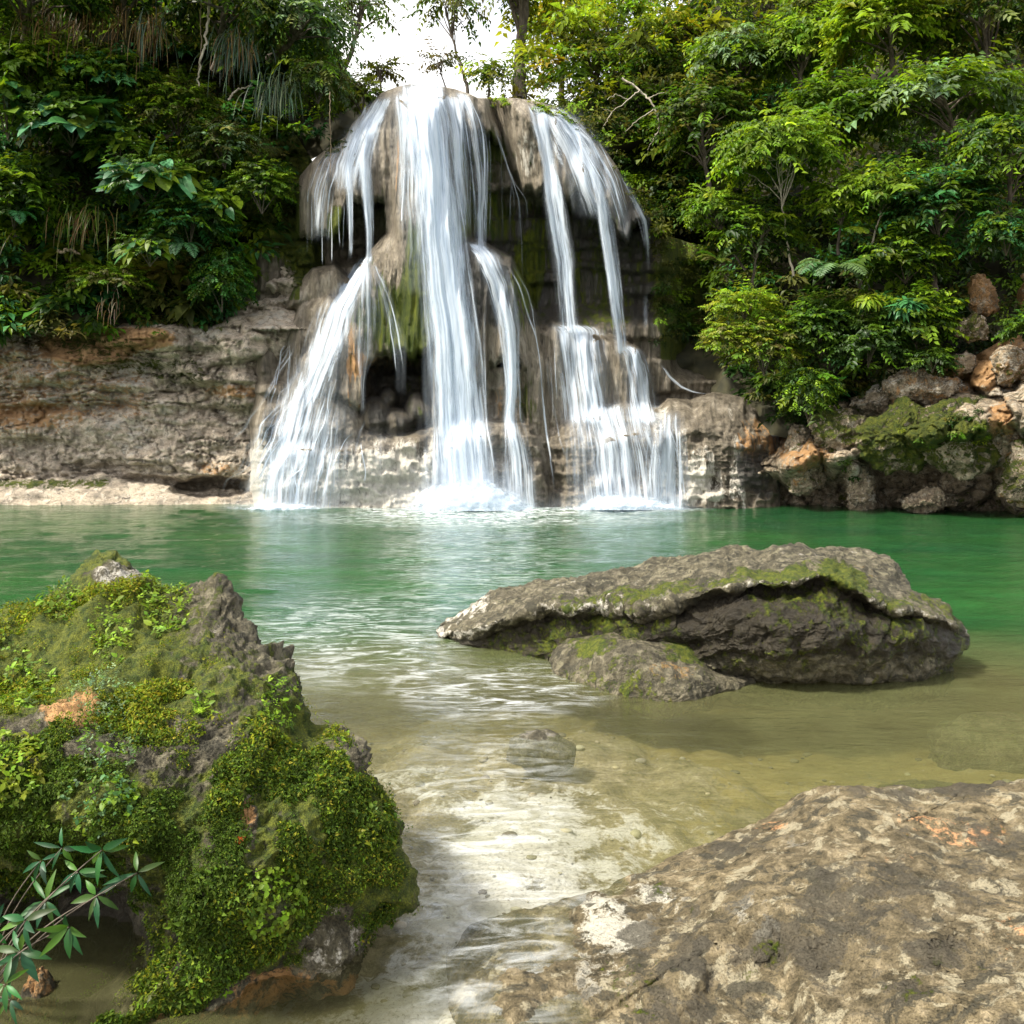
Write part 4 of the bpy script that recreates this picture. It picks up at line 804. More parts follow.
def tree(name, label, cat, cx, cy, rx, ry, D, base, r0, cols, kind='spray', dens=1., L=.2, W=.09, bark=None, group=None, depth=None, fill=.55, droop=.25, nlimb=14, top=None, dz=None):
    k = px2m(D); c = P(cx, cy, D); R = np.array([rx*k, (depth or (rx+ry)*.5*k), ry*k])
    b = P(base[0], base[1], base[2] if len(base) > 2 else D)
    root = thing(name, label, cat, b, group); bg = Bag()
    if kind == 'spray':
        ns = int(dens*26*rx*ry/100); o, _ = crown(bg, c, R, ns, L, W, cols, droop=droop, fill=fill, tw=L*3.2)
    elif kind == 'whorl':
        nw = int(dens*13*rx*ry/100); L *= .74; W *= .8; o = whorls(bg, c, R, nw, L, W, cols, 7)
        crown(bg, c+UP*R[2]*.1, R*.95, int(nw*1.3), L*.7, W*.9, cols, tw=L*2.4, droop=.4)
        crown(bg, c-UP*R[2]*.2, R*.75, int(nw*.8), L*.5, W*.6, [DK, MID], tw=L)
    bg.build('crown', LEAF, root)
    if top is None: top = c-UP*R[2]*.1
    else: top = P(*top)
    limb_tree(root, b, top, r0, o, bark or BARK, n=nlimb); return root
def shrub(name, label, cat, cx, cy, rx, ry, D, cols, kind='spray', dens=1., L=.16, W=.075, group=None, mat=None, stems=5, droop=.25, fill=.35, lod=1):
    k = px2m(D); c = P(cx, cy, D); R = np.array([rx*k, (rx+ry)*.45*k, ry*k]); b = P(cx, cy+ry*.75, D+R[1]*.6)
    root = thing(name, label, cat, b, group); bg = Bag()
    if kind == 'spray': o, _ = crown(bg, c, R, int(dens*30*rx*ry/100), L, W, cols, droop=droop, fill=fill, tw=L*2.8, lod=lod)
    elif kind == 'whorl': o = whorls(bg, c, R, int(dens*10*rx*ry/100), L, W, cols, lod=2)
    elif kind == 'big':                       # few big heart shaped blades on stalks
        n = int(dens*5*rx*ry/100)+5; d = sph(n); d[:, 2] = np.abs(d[:, 2])*1.2-.4; d[:, 1] = -np.abs(d[:, 1]); o = c+d*R*rng.uniform(.5, 1., (n, 1))
        bg.leaves(o, d*[1, 1, .3]-UP*.55+rng.normal(0, .3, (n, 3)), UP*.8+TOCAM*.5+rng.normal(0, .25, (n, 3)), L*rng.lognormal(0, .22, n), W*rng.lognormal(0, .2, n), pal(cols, n), 4, .2, .12)
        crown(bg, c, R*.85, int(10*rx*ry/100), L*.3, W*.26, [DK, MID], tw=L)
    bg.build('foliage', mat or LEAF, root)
    sb = Bag()
    for q in o[rng.permutation(len(o))[:stems]]:
        s = np.linspace(0, 1, 8)[:, None]; p = b+(q-b)*s+UP*np.sin(s*np.pi)*.05; sb.tube(p, (.02-.013*s[:, 0]), 5)
    sb.build('stem', BARK, root); return root
def fern_plant(label, cx, cy, D, n, L, cols, lean=(0, -.2, 0), pin=16, width=.22, droop=1.1, cat='fern', name='fern', group=None, spread=1.):
    b = P(cx, cy, D); bg = Bag(); fern(bg, b, n, L, cols, lean, pin, width, droop, spread); o = bg.build(name, LEAF, None, tuple(b)); return tag(o, label, cat, group)
def tuft(label, cx, cy, D, n, L, W, cols, wid=20, hgt=6, droop=2.2, up=.35, name='hanging_grass', cat='grass tuft', group=None):
    b0 = P(cx, cy, D); k = px2m(D); b = b0+np.stack([rng.normal(0, wid*k*.5, n), rng.uniform(-.2, .3, n), rng.normal(0, hgt*k, n)], -1)
    d = np.stack([rng.normal(0, .4, n), -.6-.3*rng.random(n), up+rng.normal(0, .25, n)], -1); bg = Bag()
    bg.blades(b, d, L*rng.lognormal(0, .3, n), W, pal(cols, n, .3), droop*rng.lognormal(0, .25, n), 7); o = bg.build(name, LEAF, None, tuple(b0)); return tag(o, label, cat, group)
def vine(label, pts, D, r, name='vine', cat='vine', mat=None, sub=()):
    p = np.array([P(x, y, D+.1*math.sin(y*.1)) for x, y in pts]); s = np.linspace(0, len(p)-1, len(p)*7)
    q = np.stack([np.interp(s, np.arange(len(p)), p[:, j]) for j in range(3)], -1)
    for _ in range(4): q[1:-1] = (q[:-2]+2*q[1:-1]+q[2:])/4
    q[1:-1] += rng.normal(0, r*.5, q[1:-1].shape); bg = Bag(); bg.tube(q, np.linspace(r, r*.5, len(q)), 6)
    for sp in sub:
        p2 = np.array([P(x, y, D-.15*i) for i, (x, y) in enumerate(sp)]); s2 = np.linspace(0, len(p2)-1, len(p2)*5)
        q2 = np.stack([np.interp(s2, np.arange(len(p2)), p2[:, j]) for j in range(3)], -1); q2[1:] += rng.normal(0, r*.4, q2[1:].shape); bg.tube(q2, np.linspace(r*.6, r*.2, len(q2)), 5)
    o = bg.build(name, mat or ROOTM, None, tuple(q[0])); return tag(o, label, cat)

# ---------------- undergrowth that reads as one mass
def undergrowth(label, pxr, pyr, n, Dfun, inside, colfun, size=(.25, .7), L=.16, per=36, off=(0., .9)):
    px, py = rng.uniform(*pxr, n), rng.uniform(*pyr, n); k = inside(px, py); px, py = px[k], py[k]; n = len(px)
    D = Dfun(px, py)-rng.uniform(*off, n); c = P(px, py, D); r = rng.uniform(*size, n)*np.clip(D/25, .6, 1.3)
    d = sph(n*per).reshape(n, per, 3); d[..., 1] = -np.abs(d[..., 1])*.8; d[..., 2] = np.where(d[..., 2] < -.3, -d[..., 2], d[..., 2])
    o = c[:, None]+d*(r[:, None]*rng.uniform(.4, 1., (n, per)))[..., None]*[1., .8, .75]
    dd = d*[1, .8, .3]-UP*.35+rng.normal(0, .3, d.shape); nn = UP*.85+d*.5+TOCAM*.1+rng.normal(0, .25, d.shape)
    base = colfun(px, py, n); ls = rng.lognormal(0, .35, n)
    col = np.repeat(base, per, 0)*rng.lognormal(0, .2, (n*per, 1)); ll = L*np.repeat(ls, per)*rng.lognormal(0, .2, n*per)
    bg = Bag(); bg.leaves(o.reshape(-1, 3), dd.reshape(-1, 3), nn.reshape(-1, 3), ll, ll*np.repeat(rng.uniform(.3, .62, n), per), col, 1)
    o = bg.build('undergrowth', LEAF); return tag(o, label, 'undergrowth', None, 'stuff')
def mixcol(lo, mid, hi, seed, f=.02):
    def g(px, py, n):
        q = fbm(np.stack([px*f, py*f, px*0], -1), 3, seed)+rng.normal(0, .22, n)
        c = np.where((q > .28)[:, None], pal(hi, n), np.where((q > -.12)[:, None], pal(mid, n), pal(lo, n))); return c
    return g
undergrowth('dense dark green undergrowth covering the steep bank right of the waterfall', (640, 1400), (-380, 440), 4300, rh_depth,
            lambda x, y: (y > rh_sky(x)-10)&(y < np.interp(x, [640, 700, 790, 860, 900, 960, 1024, 1400], [330, 335, 425, 405, 390, 365, 345, 330])+8), mixcol([DK, DK, OLV], [MID, DK, OLV], [BR, MID, TEAL], 5), (.25, .7), .19, 36, (0., 1.4))
undergrowth('mossy low growth on the slope edging the right side of the falls', (560, 730), (95, 350), 900, lambda x, y: np.minimum(rh_depth(x, y), sample(x, y))-.1,
            lambda x, y: (y > fall_sky(x)+np.where(x < 656, -14, 0))&(y < np.where(x < 656, fall_sky(x)+2, 345)), mixcol([OLV, DK], [MID, LIME, OLV], [LIME, BR], 8), (.12, .34), .085, 44, (0., .25))
undergrowth('small mosses and weeds rooted along the rim of the falls', (296, 652), (80, 250), 5200, lambda x, y: sample(x, y)-.03,
            lambda x, y: (y > fall_sky(x)+1)&(y < fall_sky(x)+10)&~((x > 384)&(x < 474))&(fbm(np.stack([x*.05, x*0, x*0], -1), 3, 51) > .02), mixcol([OLV, DK], [MID, OLV], [LIME, YEL], 53), (.04, .14), .06, 26, (0., .05))
undergrowth('ferny growth on the slope just behind the right dome of the falls', (555, 730), (50, 250), 1100, rh_depth,
            lambda x, y: (y > rh_sky(x)-4)&(y < np.where(x < 654, fall_sky(x)+6, 250)), mixcol([DK, OLV], [MID, OLV, BR], [LIME, BR], 41), (.18, .5), .13, 36, (0., .7))
undergrowth('leafy undergrowth hanging over the top of the left cliff', (-380, 335), (-200, 345), 2900, lh_depth,
            lambda x, y: (y > lh_sky(x)-6)&(y < lh_bot(x)+14*fbm(np.stack([x*.05, x*0, x*0], -1), 3, 9)), mixcol([(.032, .07, .012), OLV], [MID, TEAL, BR], [BR, BR, TEAL], 11), (.22, .6), .23, 30, (0., .9))
undergrowth('small weeds and moss tufts on the ledges of the left cliff', (-300, 300), (130, 400), 620, lambda x, y: lc_depth(x, y)-.08,
            lambda x, y: (y > lc_sky(x))&(fbm(np.stack([x*.03, y*.04, x*0], -1), 3, 14)+.004*(300-y) > .1)&~((x > 225)&(y > 235)), mixcol([OLV, DK], [MID, OLV], [BR, YEL], 15), (.1, .3), .09, 26, (0., .15))
undergrowth('low weeds and moss on the ledges of the right bank', (790, 1400), (345, 480), 620, lambda x, y: rb_depth(x, y)-.1,
            lambda x, y: (y > rb_sky(x))&((fbm(np.stack([x*.03, y*.04, x*0], -1), 3, 24)+.7*np.maximum(blob(x, y, 905, 436, 44, 30), blob(x, y, 960, 440, 40, 32))) > .32), mixcol([OLV, DK], [OLV, MID], [YEL, BR], 25), (.08, .24), .06, 36, (0., .12))
undergrowth('sunlit thicket along the skyline above the falls', (350, 800), (-60, 130), 900, lambda x, y: 31+6*rng.random(np.shape(x))+.0*x,
            lambda x, y: (x > 500+rng.normal(0, 14, x.shape))&(y > np.interp(x, [500, 540, 600, 700], [70, 30, 5, -40]))&(y < np.interp(x, [500, 560, 620, 700, 800], [104, 112, 130, 150, 160])), mixcol([MID, OLV], [BR, MID, YEL], [YEL, LIME, GOLD_GLOW], 31), (.3, .7), .24, 34)

# ---------------- trees behind the lip of the falls
tree('background_tree', 'dark thick trunked tree against the sky just right of the lip', 'tree', 522, -12, 40, 40, 34, (519, 100, 34), .3, [MID, OLV, YEL], dens=.5, L=.26, W=.12, droop=.5, fill=.3, bark=BARK)
tree('background_tree', 'thin leaning tree with sparse leaves against the white sky', 'tree', 448, 8, 34, 26, 33, (468, 95, 33), .07, [OLV, MID], dens=.32, L=.22, W=.1, droop=.5, fill=.2)
tree('background_tree', 'sparse sprig of small leaves against the sky above the widest fall', 'tree', 438, 62, 16, 12, 32, (450, 98, 32), .04, [OLV, (.1, .08, .04)], dens=.7, L=.16, W=.08, fill=.1)
tree('background_tree', 'slim sapling with a pale round head at the left of the sky gap', 'tree', 381, 70, 15, 12, 31, (380, 105, 31), .05, [OLV, YEL], dens=.8, L=.18, W=.09, fill=.1)
tree('background_tree', 'leafy branches reaching into the sky gap from the left', 'tree', 362, 6, 28, 30, 30, (335, 95, 29.5), .12, [MID, PALEG, OLV], dens=.4, L=.2, W=.1, droop=.4, fill=.2)
tree('background_tree', 'yellow green backlit tree right of the dark trunk', 'tree', 562, 28, 34, 40, 37, (560, 120, 37), .16, [YEL, LIME, GOLD_GLOW], dens=.75, L=.28, W=.13, droop=.5, fill=.3)
tree('background_tree', 'tallest tree with a golden backlit glow coloured into its leaves at the top of the picture', 'tree', 618, -4, 44, 34, 38, (612, 130, 38), .2, [GOLD_GLOW, YEL, LIME], dens=.7, L=.3, W=.14, droop=.5, fill=.3)
tree('background_tree', 'olive tree with a dark trunk behind the right dome', 'tree', 598, 62, 32, 30, 34, (596, 128, 34), .15, [MID, OLV, BR], dens=.7, L=.24, W=.11, droop=.5, fill=.35)
tree('background_tree', 'shaggy tree with golden tips where the skyline meets the right slope', 'tree', 664, 42, 34, 38, 34, (664, 130, 34), .16, [OLV, GOLD_GLOW, BR, MID], dens=.75, L=.24, W=.11, droop=.6, fill=.35)
tree('background_tree', 'small bright bush like tree at the foot of the dark trunk', 'tree', 490, 76, 20, 20, 33, (488, 105, 33), .06, [LIME, YEL, MID], dens=.75, L=.18, W=.09, fill=.2)
vine('pale forked dead branch sagging over the mossy slope', [(622, 78), (640, 90), (656, 108), (660, 128), (652, 142)], 27.5, .035, 'dead_branch', 'branch', PALEBARK, [[(640, 90), (628, 100), (612, 112), (600, 108)], [(656, 108), (640, 118), (625, 132)], [(648, 98), (664, 92)], [(612, 112), (604, 126)], [(660, 128), (648, 150)], [(628, 100), (616, 94), (606, 100)]])

# ---------------- right slope
T = tree
T('sapling', 'slender sapling with a thin pale curved trunk and layered bright crown', 'tree', 776, 158, 58, 44, 23.4, (793, 276, 23.6), .035, [LIME, BR, BR, MID], 'whorl', .75, .3, .11, PALEBARK, nlimb=18)
T('sapling', 'second sapling with a short bare stem right of the layered one', 'tree', 884, 196, 50, 30, 22.6, (872, 245, 22.7), .03, [BR, LIME, MID], 'whorl', .7, .27, .1, PALEBARK)
T('tree', 'bright yellow green tree at top right below the picture edge', 'tree', 885, 26, 42, 44, 24.5, (905, 110, 25.5), .12, [LIME, BR, BR, YEL], 'spray', .8, .24, .11)
T('tree', 'tree with a long level branch of silvery leaves at upper right', 'tree', 945, 98, 72, 22, 23.5, (985, 190, 24.5), .1, [PALEG, BR, MID], 'spray', .95, .22, .1)
T('tree', 'umbrella leaved tree with pale top leaves right of the golden trees', 'tree', 738, 62, 44, 34, 27.5, (742, 140, 28), .09, [BR, PALEG, MID], 'whorl', .75, .34, .13)
T('tree', 'bushy tree with broad lime leaves beside the umbrella leaved one', 'tree', 800, 52, 34, 40, 26.5, (806, 130, 27), .1, [LIME, BR, MID], 'whorl', .7, .32, .12)
T('tree', 'mid green tree with drooping layers in the middle of the right slope', 'tree', 836, 118, 42, 36, 25, (840, 200, 25.6), .09, [BR, MID, MID], 'spray', .85, .22, .1)
T('tree', 'dark tree in the shaded top right corner', 'tree', 985, 22, 56, 44, 24.5, (995, 120, 25.2), .12, [DK, MID, OLV], 'spray', .8, .2, .09)
T('tree', 'tree with hanging leafy boughs at the right picture edge', 'tree', 1008, 158, 46, 44, 21.4, (1015, 260, 21.8), .09, [MID, BR, DK], 'spray', .8, .18, .08, droop=.5)
T('tree', 'leaning tree whose leaves reach left towards the mossy falls', 'tree', 712, 212, 28, 24, 24.4, (745, 270, 25), .04, [BR, LIME, MID], 'whorl', .8, .26, .1)
T('tree', 'dark green tree standing above the recess beside the falls', 'tree', 704, 128, 36, 46, 27.5, (712, 215, 28), .1, [MID, DK, OLV], 'spray', .8, .22, .1)
T('tree', 'small tree with a spray of lime leaves in the mid slope gap', 'tree', 842, 205, 30, 24, 23.6, (838, 255, 23.9), .05, [LIME, MID, BR], 'spray', .9, .19, .08)
T('tree', 'glossy dark tree over the ochre boulders', 'tree', 942, 212, 44, 40, 22.2, (935, 300, 22.8), .08, [DK, MID, TEAL], 'spray', .8, .2, .085)
T('tree', 'tree cut by the top edge between two lime ones', 'tree', 842, 4, 36, 34, 27, (846, 90, 27.5), .1, [MID, BR, OLV], 'spray', .75, .24, .1)
T('tree', 'tree with dense dark layers left of the slender sapling', 'tree', 760, 235, 34, 30, 24.3, (752, 300, 24.6), .05, [DK, MID, BR], 'spray', .85, .19, .085)
sh = shrub
MG = 'shrubs on the right bank'
sh('shrub', 'bushy yellow green overhang of moss and ferns beside the cascade', 'shrub', 764, 350, 34, 34, 22.9, [OLV, YEL, BR, MID], dens=2., L=.1, W=.05, fill=.6, group=MG)
sh('shrub', 'yellow green left end of the mossy overhang jutting toward the cascade', 'shrub', 728, 342, 25, 20, 22.8, [YEL, OLV, BR], dens=2., L=.09, W=.045, fill=.5, group=MG)
sh('shrub', 'yellow leaved fuzz at the top of the mossy overhang', 'shrub', 745, 306, 34, 18, 23.0, [LIME, YEL, BR], dens=1.6, L=.1, W=.045, group=MG)
sh('shrub', 'dark shrub trailing down the bank beneath the mossy overhang', 'shrub', 808, 396, 26, 32, 22.4, [DK, MID, BR], dens=1.3, L=.11, W=.06, droop=.6, group=MG)
sh('shrub', 'dark round leaved shrub below the palm fern', 'shrub', 822, 330, 36, 34, 22.7, [DK, MID, MID], dens=1.1, L=.14, W=.08, group=MG)
sh('shrub', 'dark glossy shrub in the middle of the right bank', 'shrub', 868, 345, 36, 30, 22.1, [DK, DK, MID], dens=1.1, L=.14, W=.07, mat=GLOSS, group=MG)
sh('shrub', 'mid green shrub left of the ochre boulder', 'shrub', 916, 322, 32, 34, 21.9, [MID, DK, BR], dens=1.1, L=.14, W=.075, group=MG)
sh('shrub', 'teal rosette plant with long pointed leaves on the dark bank', 'shrub', 908, 306, 14, 9, 21.4, [TEAL], 'whorl', 3.2, .34, .09, mat=GLOSS, group=MG)
sh('shrub', 'sprig of yellow pointed leaves standing out on the dark bank', 'shrub', 868, 300, 12, 7, 21.7, [YEL, LIME], 'whorl', 3.5, .26, .08, group=MG)
sh('shrub', 'leafy shrub above the second sapling stem', 'shrub', 905, 262, 38, 28, 22.4, [MID, BR, DK], dens=1., L=.16, W=.08, group=MG)
sh('shrub', 'shrub with hanging leaves at the right picture edge above the boulders', 'shrub', 1006, 236, 30, 26, 21., [MID, DK, TEAL], dens=1., L=.15, W=.07, droop=.5, group=MG)
sh('shrub', 'low shrub between the round boulder and the tilted boulder', 'shrub', 932, 362, 22, 14, 21.3, [MID, DK], dens=1.4, L=.1, W=.05, group=MG)
sh('shrub', 'weedy clump at the right edge beside the tilted boulder', 'shrub', 1030, 330, 20, 20, 20.4, [DK, MID], dens=1.3, L=.12, W=.06, group=MG)
fern_plant('palm like fern with drooping feathery fronds in the middle of the right bank', 832, 272, 22.3, 12, 1.15, [PALEG, (.06, .14, .05)], (-.1, -.5, .1), 20, .3, 1.5, 'palm', 'palm_fern')
fern_plant('feathery fern fronds just above the palm like fern', 850, 232, 22.9, 8, .8, [MID, BR], (0, -.5, 0), 18, .28, 1.4)
fern_plant('arching fern under the leaning tree by the mossy falls', 720, 262, 24.0, 8, .8, [MID, OLV], (0, -.4, 0), 16, .26, 1.3)

# ---------------- left slope
LG = 'shrubs on the left cliff'
sh('broadleaf_plant', 'plant with big pale teal heart leaves at upper left', 'plant', 72, 122, 48, 34, 24.6, [TEAL, (.07, .2, .1), MID], 'big', .85, .62, .5, mat=GLOSS)
sh('broadleaf_plant', 'plant with wide layered teal leaves reaching right over the dark gap', 'plant', 150, 182, 44, 32, 24.3, [TEAL, (.06, .18, .08), BR], 'big', .9, .5, .34, mat=GLOSS)
sh('broadleaf_plant', 'bright broad leaved plant cut by the left picture edge', 'plant', 8, 110, 34, 40, 24.4, [BR, TEAL, MID], 'big', .9, .42, .3)
sh('broadleaf_plant', 'lower broad leaved plant between hanging grass and creeper cushion', 'plant', 150, 250, 34, 22, 24.3, [BR, MID, TEAL], 'big', .9, .34, .24)
sh('broadleaf_plant', 'broad leaved plant with bright leaves right of the layered teal one', 'plant', 215, 205, 26, 22, 24.6, [BR, TEAL, MID], 'big', .9, .32, .22)
sh('broadleaf_plant', 'dense plant of medium green blades above the layered teal one', 'plant', 120, 145, 36, 22, 24.8, [BR, MID, BR], 'big', 1.1, .34, .22)
sh('shrub', 'bright green shrub under the dark overhang', 'shrub', 108, 78, 42, 22, 25.2, [BR, MID, TEAL], dens=1.1, L=.22, W=.12, group=LG)
sh('shrub', 'shrub with lively green leaves below the left corner overhang', 'shrub', 30, 66, 40, 22, 25.0, [BR, MID], dens=1.1, L=.22, W=.12, group=LG)
sh('shrub', 'olive shrub with fine leaves between the big leaved plants and falls', 'shrub', 178, 112, 40, 32, 25.4, [OLV, MID, BR], dens=1.2, L=.15, W=.06, group=LG)
sh('shrub', 'small leaved bright shrub on the face just left of the falls', 'shrub', 262, 190, 30, 32, 25.1, [MID, BR, DK], dens=1.4, L=.11, W=.06, group=LG)
sh('shrub', 'dark green creeper cushion hanging low over the pale rock', 'shrub', 222, 285, 30, 36, 24.9, [(.025, .09, .015), MID, DK], dens=1.6, L=.1, W=.06, group=LG, droop=.6)
sh('shrub', 'mixed fern and leaf clump left of the falls below the hanging grass', 'shrub', 225, 148, 34, 28, 25.3, [MID, OLV, PALEG], dens=1.2, L=.14, W=.06, group=LG)
sh('shrub', 'leafy clump with lime tips low on the left cliff', 'shrub', 110, 282, 34, 16, 25.0, [LIME, MID, OLV], dens=1.3, L=.13, W=.08, group=LG)
sh('shrub', 'dark leafy clump at the left picture edge', 'shrub', 14, 200, 34, 40, 24.6, [MID, DK, BR], dens=1.1, L=.18, W=.09, group=LG)
sh('shrub', 'leafy clump in the middle of the left slope below the layered plant', 'shrub', 190, 225, 36, 28, 24.8, [MID, TEAL, DK], dens=1.2, L=.16, W=.07, group=LG)
sh('shrub', 'yellow mossy bush at the shoulder where cliff meets waterfall lip', 'shrub', 362, 98, 22, 20, 26.6, [YEL, OLV, BR], dens=1.5, L=.12, W=.06, group=LG)
T('tree', 'blue green tree leaning over the gully left of the falls', 'tree', 304, 26, 38, 38, 25.6, (268, 60, 26.6), .12, [PALEG, (.06, .11, .05), MID], 'spray', .9, .2, .08, droop=.5)
T('tree', 'overhanging dark tree at the top left with shaggy foliage', 'tree', 226, 8, 50, 36, 24.8, (215, 70, 27), .14, [DK, MID, OLV], 'spray', .8, .2, .09, droop=.5)
T('tree', 'dark foliage of a tree cut by the top left corner', 'tree', 30, -4, 60, 34, 24.2, (20, 60, 26.5), .14, [DK, MID, MID], 'spray', .8, .2, .09)
T('tree', 'shadowy tree along the top edge between the two top left ones', 'tree', 126, -12, 52, 26, 24.4, (125, 60, 26.5), .14, [DK, OLV, DK], 'spray', .8, .2, .09)
sh('shrub', 'grey green bush drooping beneath the blue green tree', 'shrub', 318, 84, 30, 26, 25.4, [PALEG, OLV, MID], dens=1.2, L=.15, W=.06, droop=.6, group=LG)
fern_plant('long drooping fern at the left edge below the leafy clump', 14, 216, 24.2, 7, 1.0, [TEAL, MID], (.1, -.5, -.1), 18, .24, 1.7)
fern_plant('fern with a blue green frond hanging right of the layered plant', 182, 246, 24.3, 7, .95, [TEAL, (.05, .13, .06)], (.2, -.5, -.2), 18, .22, 1.8)
fern_plant('fern on the face between olive shrub and the falls', 215, 165, 25., 8, .7, [MID, PALEG], (0, -.5, 0), 16, .24, 1.5)
fern_plant('fern below the bright shrub under the overhang', 145, 130, 25., 8, .7, [MID, BR], (0, -.5, 0), 16, .24, 1.5)
DRY, BLG = (.16, .1, .04), (.06, .1, .07)
for lb, x, y, n, L, cols, w, dr in [('brown hanging grass in the dark overhang at far upper left', 56, 14, 130, 1.15, [DRY, OLV, DRY], 34, 3.), ('brown hanging grass curtain right of the far left one under the overhang', 100, 14, 130, 1.1, [DRY, DRY, OLV], 30, 3.),
                                   ('thick tuft of dry hanging grass in the centre of the left overhang', 152, 24, 150, 1.2, [DRY, BLG, DRY], 18, 3.), ('hanging grass tuft with blue green tips beside the pale vine', 240, 42, 150, 1.2, [BLG, DRY, BLG], 20, 3.),
                                   ('blue green grass tuft hanging nearest the falls over bare soil', 278, 86, 150, .9, [BLG, BLG, (.1, .13, .07)], 20, 3.), ('thin grass trailing from the dark gap under the layered plant', 84, 214, 90, .9, [OLV, DRY, MID], 40, 3.), ('sparse grey roots dangling above the mossy ledge', 112, 300, 24, .55, [DRY, (.25, .2, .15)], 14, 3.)]:
    tuft(lb, x, y, 24.9 if y < 60 else 24.8, n, L, .03, cols, w, 8, dr, .1)
vine('pale bare vine hanging from the top edge at upper left', [(208, -20), (209, 10), (206, 40), (200, 62), (199, 86)], 24.3, .045, mat=PALEBARK)
vine('thin brown vine twisting beside the pale bare one', [(202, -10), (200, 20), (202, 45), (198, 70)], 24.4, .02)
vine('thin straight root hanging from the green bush to the left ledge of falls', [(330, 92), (330, 120), (331, 150), (330, 178)], 24.5, .016, 'hanging_root', 'root')
vine('gnarled pale root at the edge of the soil under the blue green tuft', [(228, 100), (234, 92), (240, 88), (252, 86)], 24.6, .03, 'root', 'root', PALEBARK)
vine('short fallen stick lying on the mossy upper ledge of the left cliff', [(58, 252), (72, 250), (80, 254)], 24.9, .05, 'stick', 'stick')

# ---------------- moss and seedlings on the near boulder
prob = np.clip(.75*smooth(728, 790, npy)*(1-smooth(985, 1000, npy+.25*(npx-200)))+.85*smooth(250, 120, npx)*smooth(572, 600, npy)+.5*blob(npx, npy, 300, 735, 50, 40), 0, 1)
prob *= (1-blob(npx, npy, 75, 715, 30, 26))*(1-blob(npx, npy, 335, 945, 36, 44))*(1-.9*blob(npx, npy, 250, 815, 12, 22))*(1-.9*blob(npx, npy, 374, 745, 20, 26))*(1-.8*smooth(110, 60, npx)*smooth(890, 930, npy))
clm = fbm(nV*5, 4, 501); clm2 = fbm(nV*14, 3, 503)
prob = prob*(1-.85*smooth(135, 95, npx)*smooth(880, 905, npy))*smooth(-.1, .32, clm+.8*clm2-.12*smooth(760, 700, npy)+.06)
area = np.hypot(np.gradient(npx.reshape(270, 1000))[0], np.gradient(npy.reshape(270, 1000))[0]).ravel()*np.hypot(np.gradient(npx.reshape(270, 1000))[1], np.gradient(npy.reshape(270, 1000))[1]).ravel()
inside = (npx > -40)&(npx < 440)&(npy < 1060); wgt = prob*area*inside; wgt /= wgt.sum()
NM = 230000; ix = rng.choice(len(nV), NM, p=wgt); nn = nN[ix]; d = norm(rng.normal(0, 1, (NM, 3))+nn*.5-UP*.35)
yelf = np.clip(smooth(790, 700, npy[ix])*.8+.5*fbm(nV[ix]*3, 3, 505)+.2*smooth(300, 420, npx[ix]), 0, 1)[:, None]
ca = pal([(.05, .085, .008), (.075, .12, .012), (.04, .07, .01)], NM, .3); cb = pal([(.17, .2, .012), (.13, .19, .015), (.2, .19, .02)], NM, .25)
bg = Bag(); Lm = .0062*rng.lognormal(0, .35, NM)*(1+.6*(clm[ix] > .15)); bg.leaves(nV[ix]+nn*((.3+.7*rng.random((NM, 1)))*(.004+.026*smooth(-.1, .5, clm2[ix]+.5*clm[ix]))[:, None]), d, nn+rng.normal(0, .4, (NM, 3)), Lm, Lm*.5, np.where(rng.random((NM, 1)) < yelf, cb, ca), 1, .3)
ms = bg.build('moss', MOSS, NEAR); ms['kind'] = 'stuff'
def on_rock(cx, cy, r, n):
    q = np.where((npx-cx)**2+(npy-cy)**2 < r*r)[0]; return q[rng.integers(0, len(q), n)]
def sprout(label, cx, cy, r, n, L, cols, name='seedling_patch', nl=5, cat='seedlings', aspect=.55, mat=None, lift=.02):
    q = on_rock(cx, cy, r, int(n*1.8)); n = len(q); L = L*.62; b = nV[q]; nn = nN[q]; ax = norm(nn+UP*.7+rng.normal(0, .3, (n, 3))); top = b+ax*lift*rng.uniform(.4, 1.6, (n, 1)); bg = Bag()
    ref = norm(np.cross(ax, [.3, .5, .2])); r2 = np.cross(ax, ref); base = pal(cols, n, .25)
    for k in range(nl):
        a = 2*np.pi*k/nl+rng.normal(0, .7, n); out = ref*np.cos(a)[:, None]+r2*np.sin(a)[:, None]
        l = L*rng.lognormal(0, .4, n); bg.leaves(top+ax*lift*rng.uniform(-.6, .5, (n, 1)), out+ax*rng.uniform(-.2, .9, (n, 1)), ax+out*.1, l, l*aspect, base*rng.lognormal(0, .15, (n, 1)), 2, .2, .15)
    loc = b.mean(0); return tag(bg.build(name, mat or LEAF, None, tuple(loc)), label, cat)
sprout('patch of lime seedlings on the crest of the mossy boulder', 164, 594, 26, 90, .022, [LIME, BR, (.2, .3, .05)])
sprout('patch of pale green seedlings just below the boulder crest', 112, 628, 24, 60, .02, [LIME, BR])
sprout('small leafy patch at the left of the boulder crest', 58, 598, 20, 50, .022, [MID, BR])
sprout('patch of tiny whitish green leaves on the boulder top by the tan hole', 100, 690, 34, 120, .011, [PALEG, (.16, .26, .12)])
sprout('patch of bright weeds on the boulder top at the left picture edge', 12, 670, 36, 130, .02, [LIME, BR, MID])
sprout('scatter of small leaves under the tan hole of the boulder', 110, 740, 34, 110, .012, [PALEG, MID, BR])
sprout('yellow fern like patch on the boulder shoulder at the left edge', 14, 775, 30, 110, .02, [YEL, LIME])
sprout('bright round leaved patch low on the mossy boulder face', 275, 900, 30, 90, .014, [LIME, BR], aspect=.8)
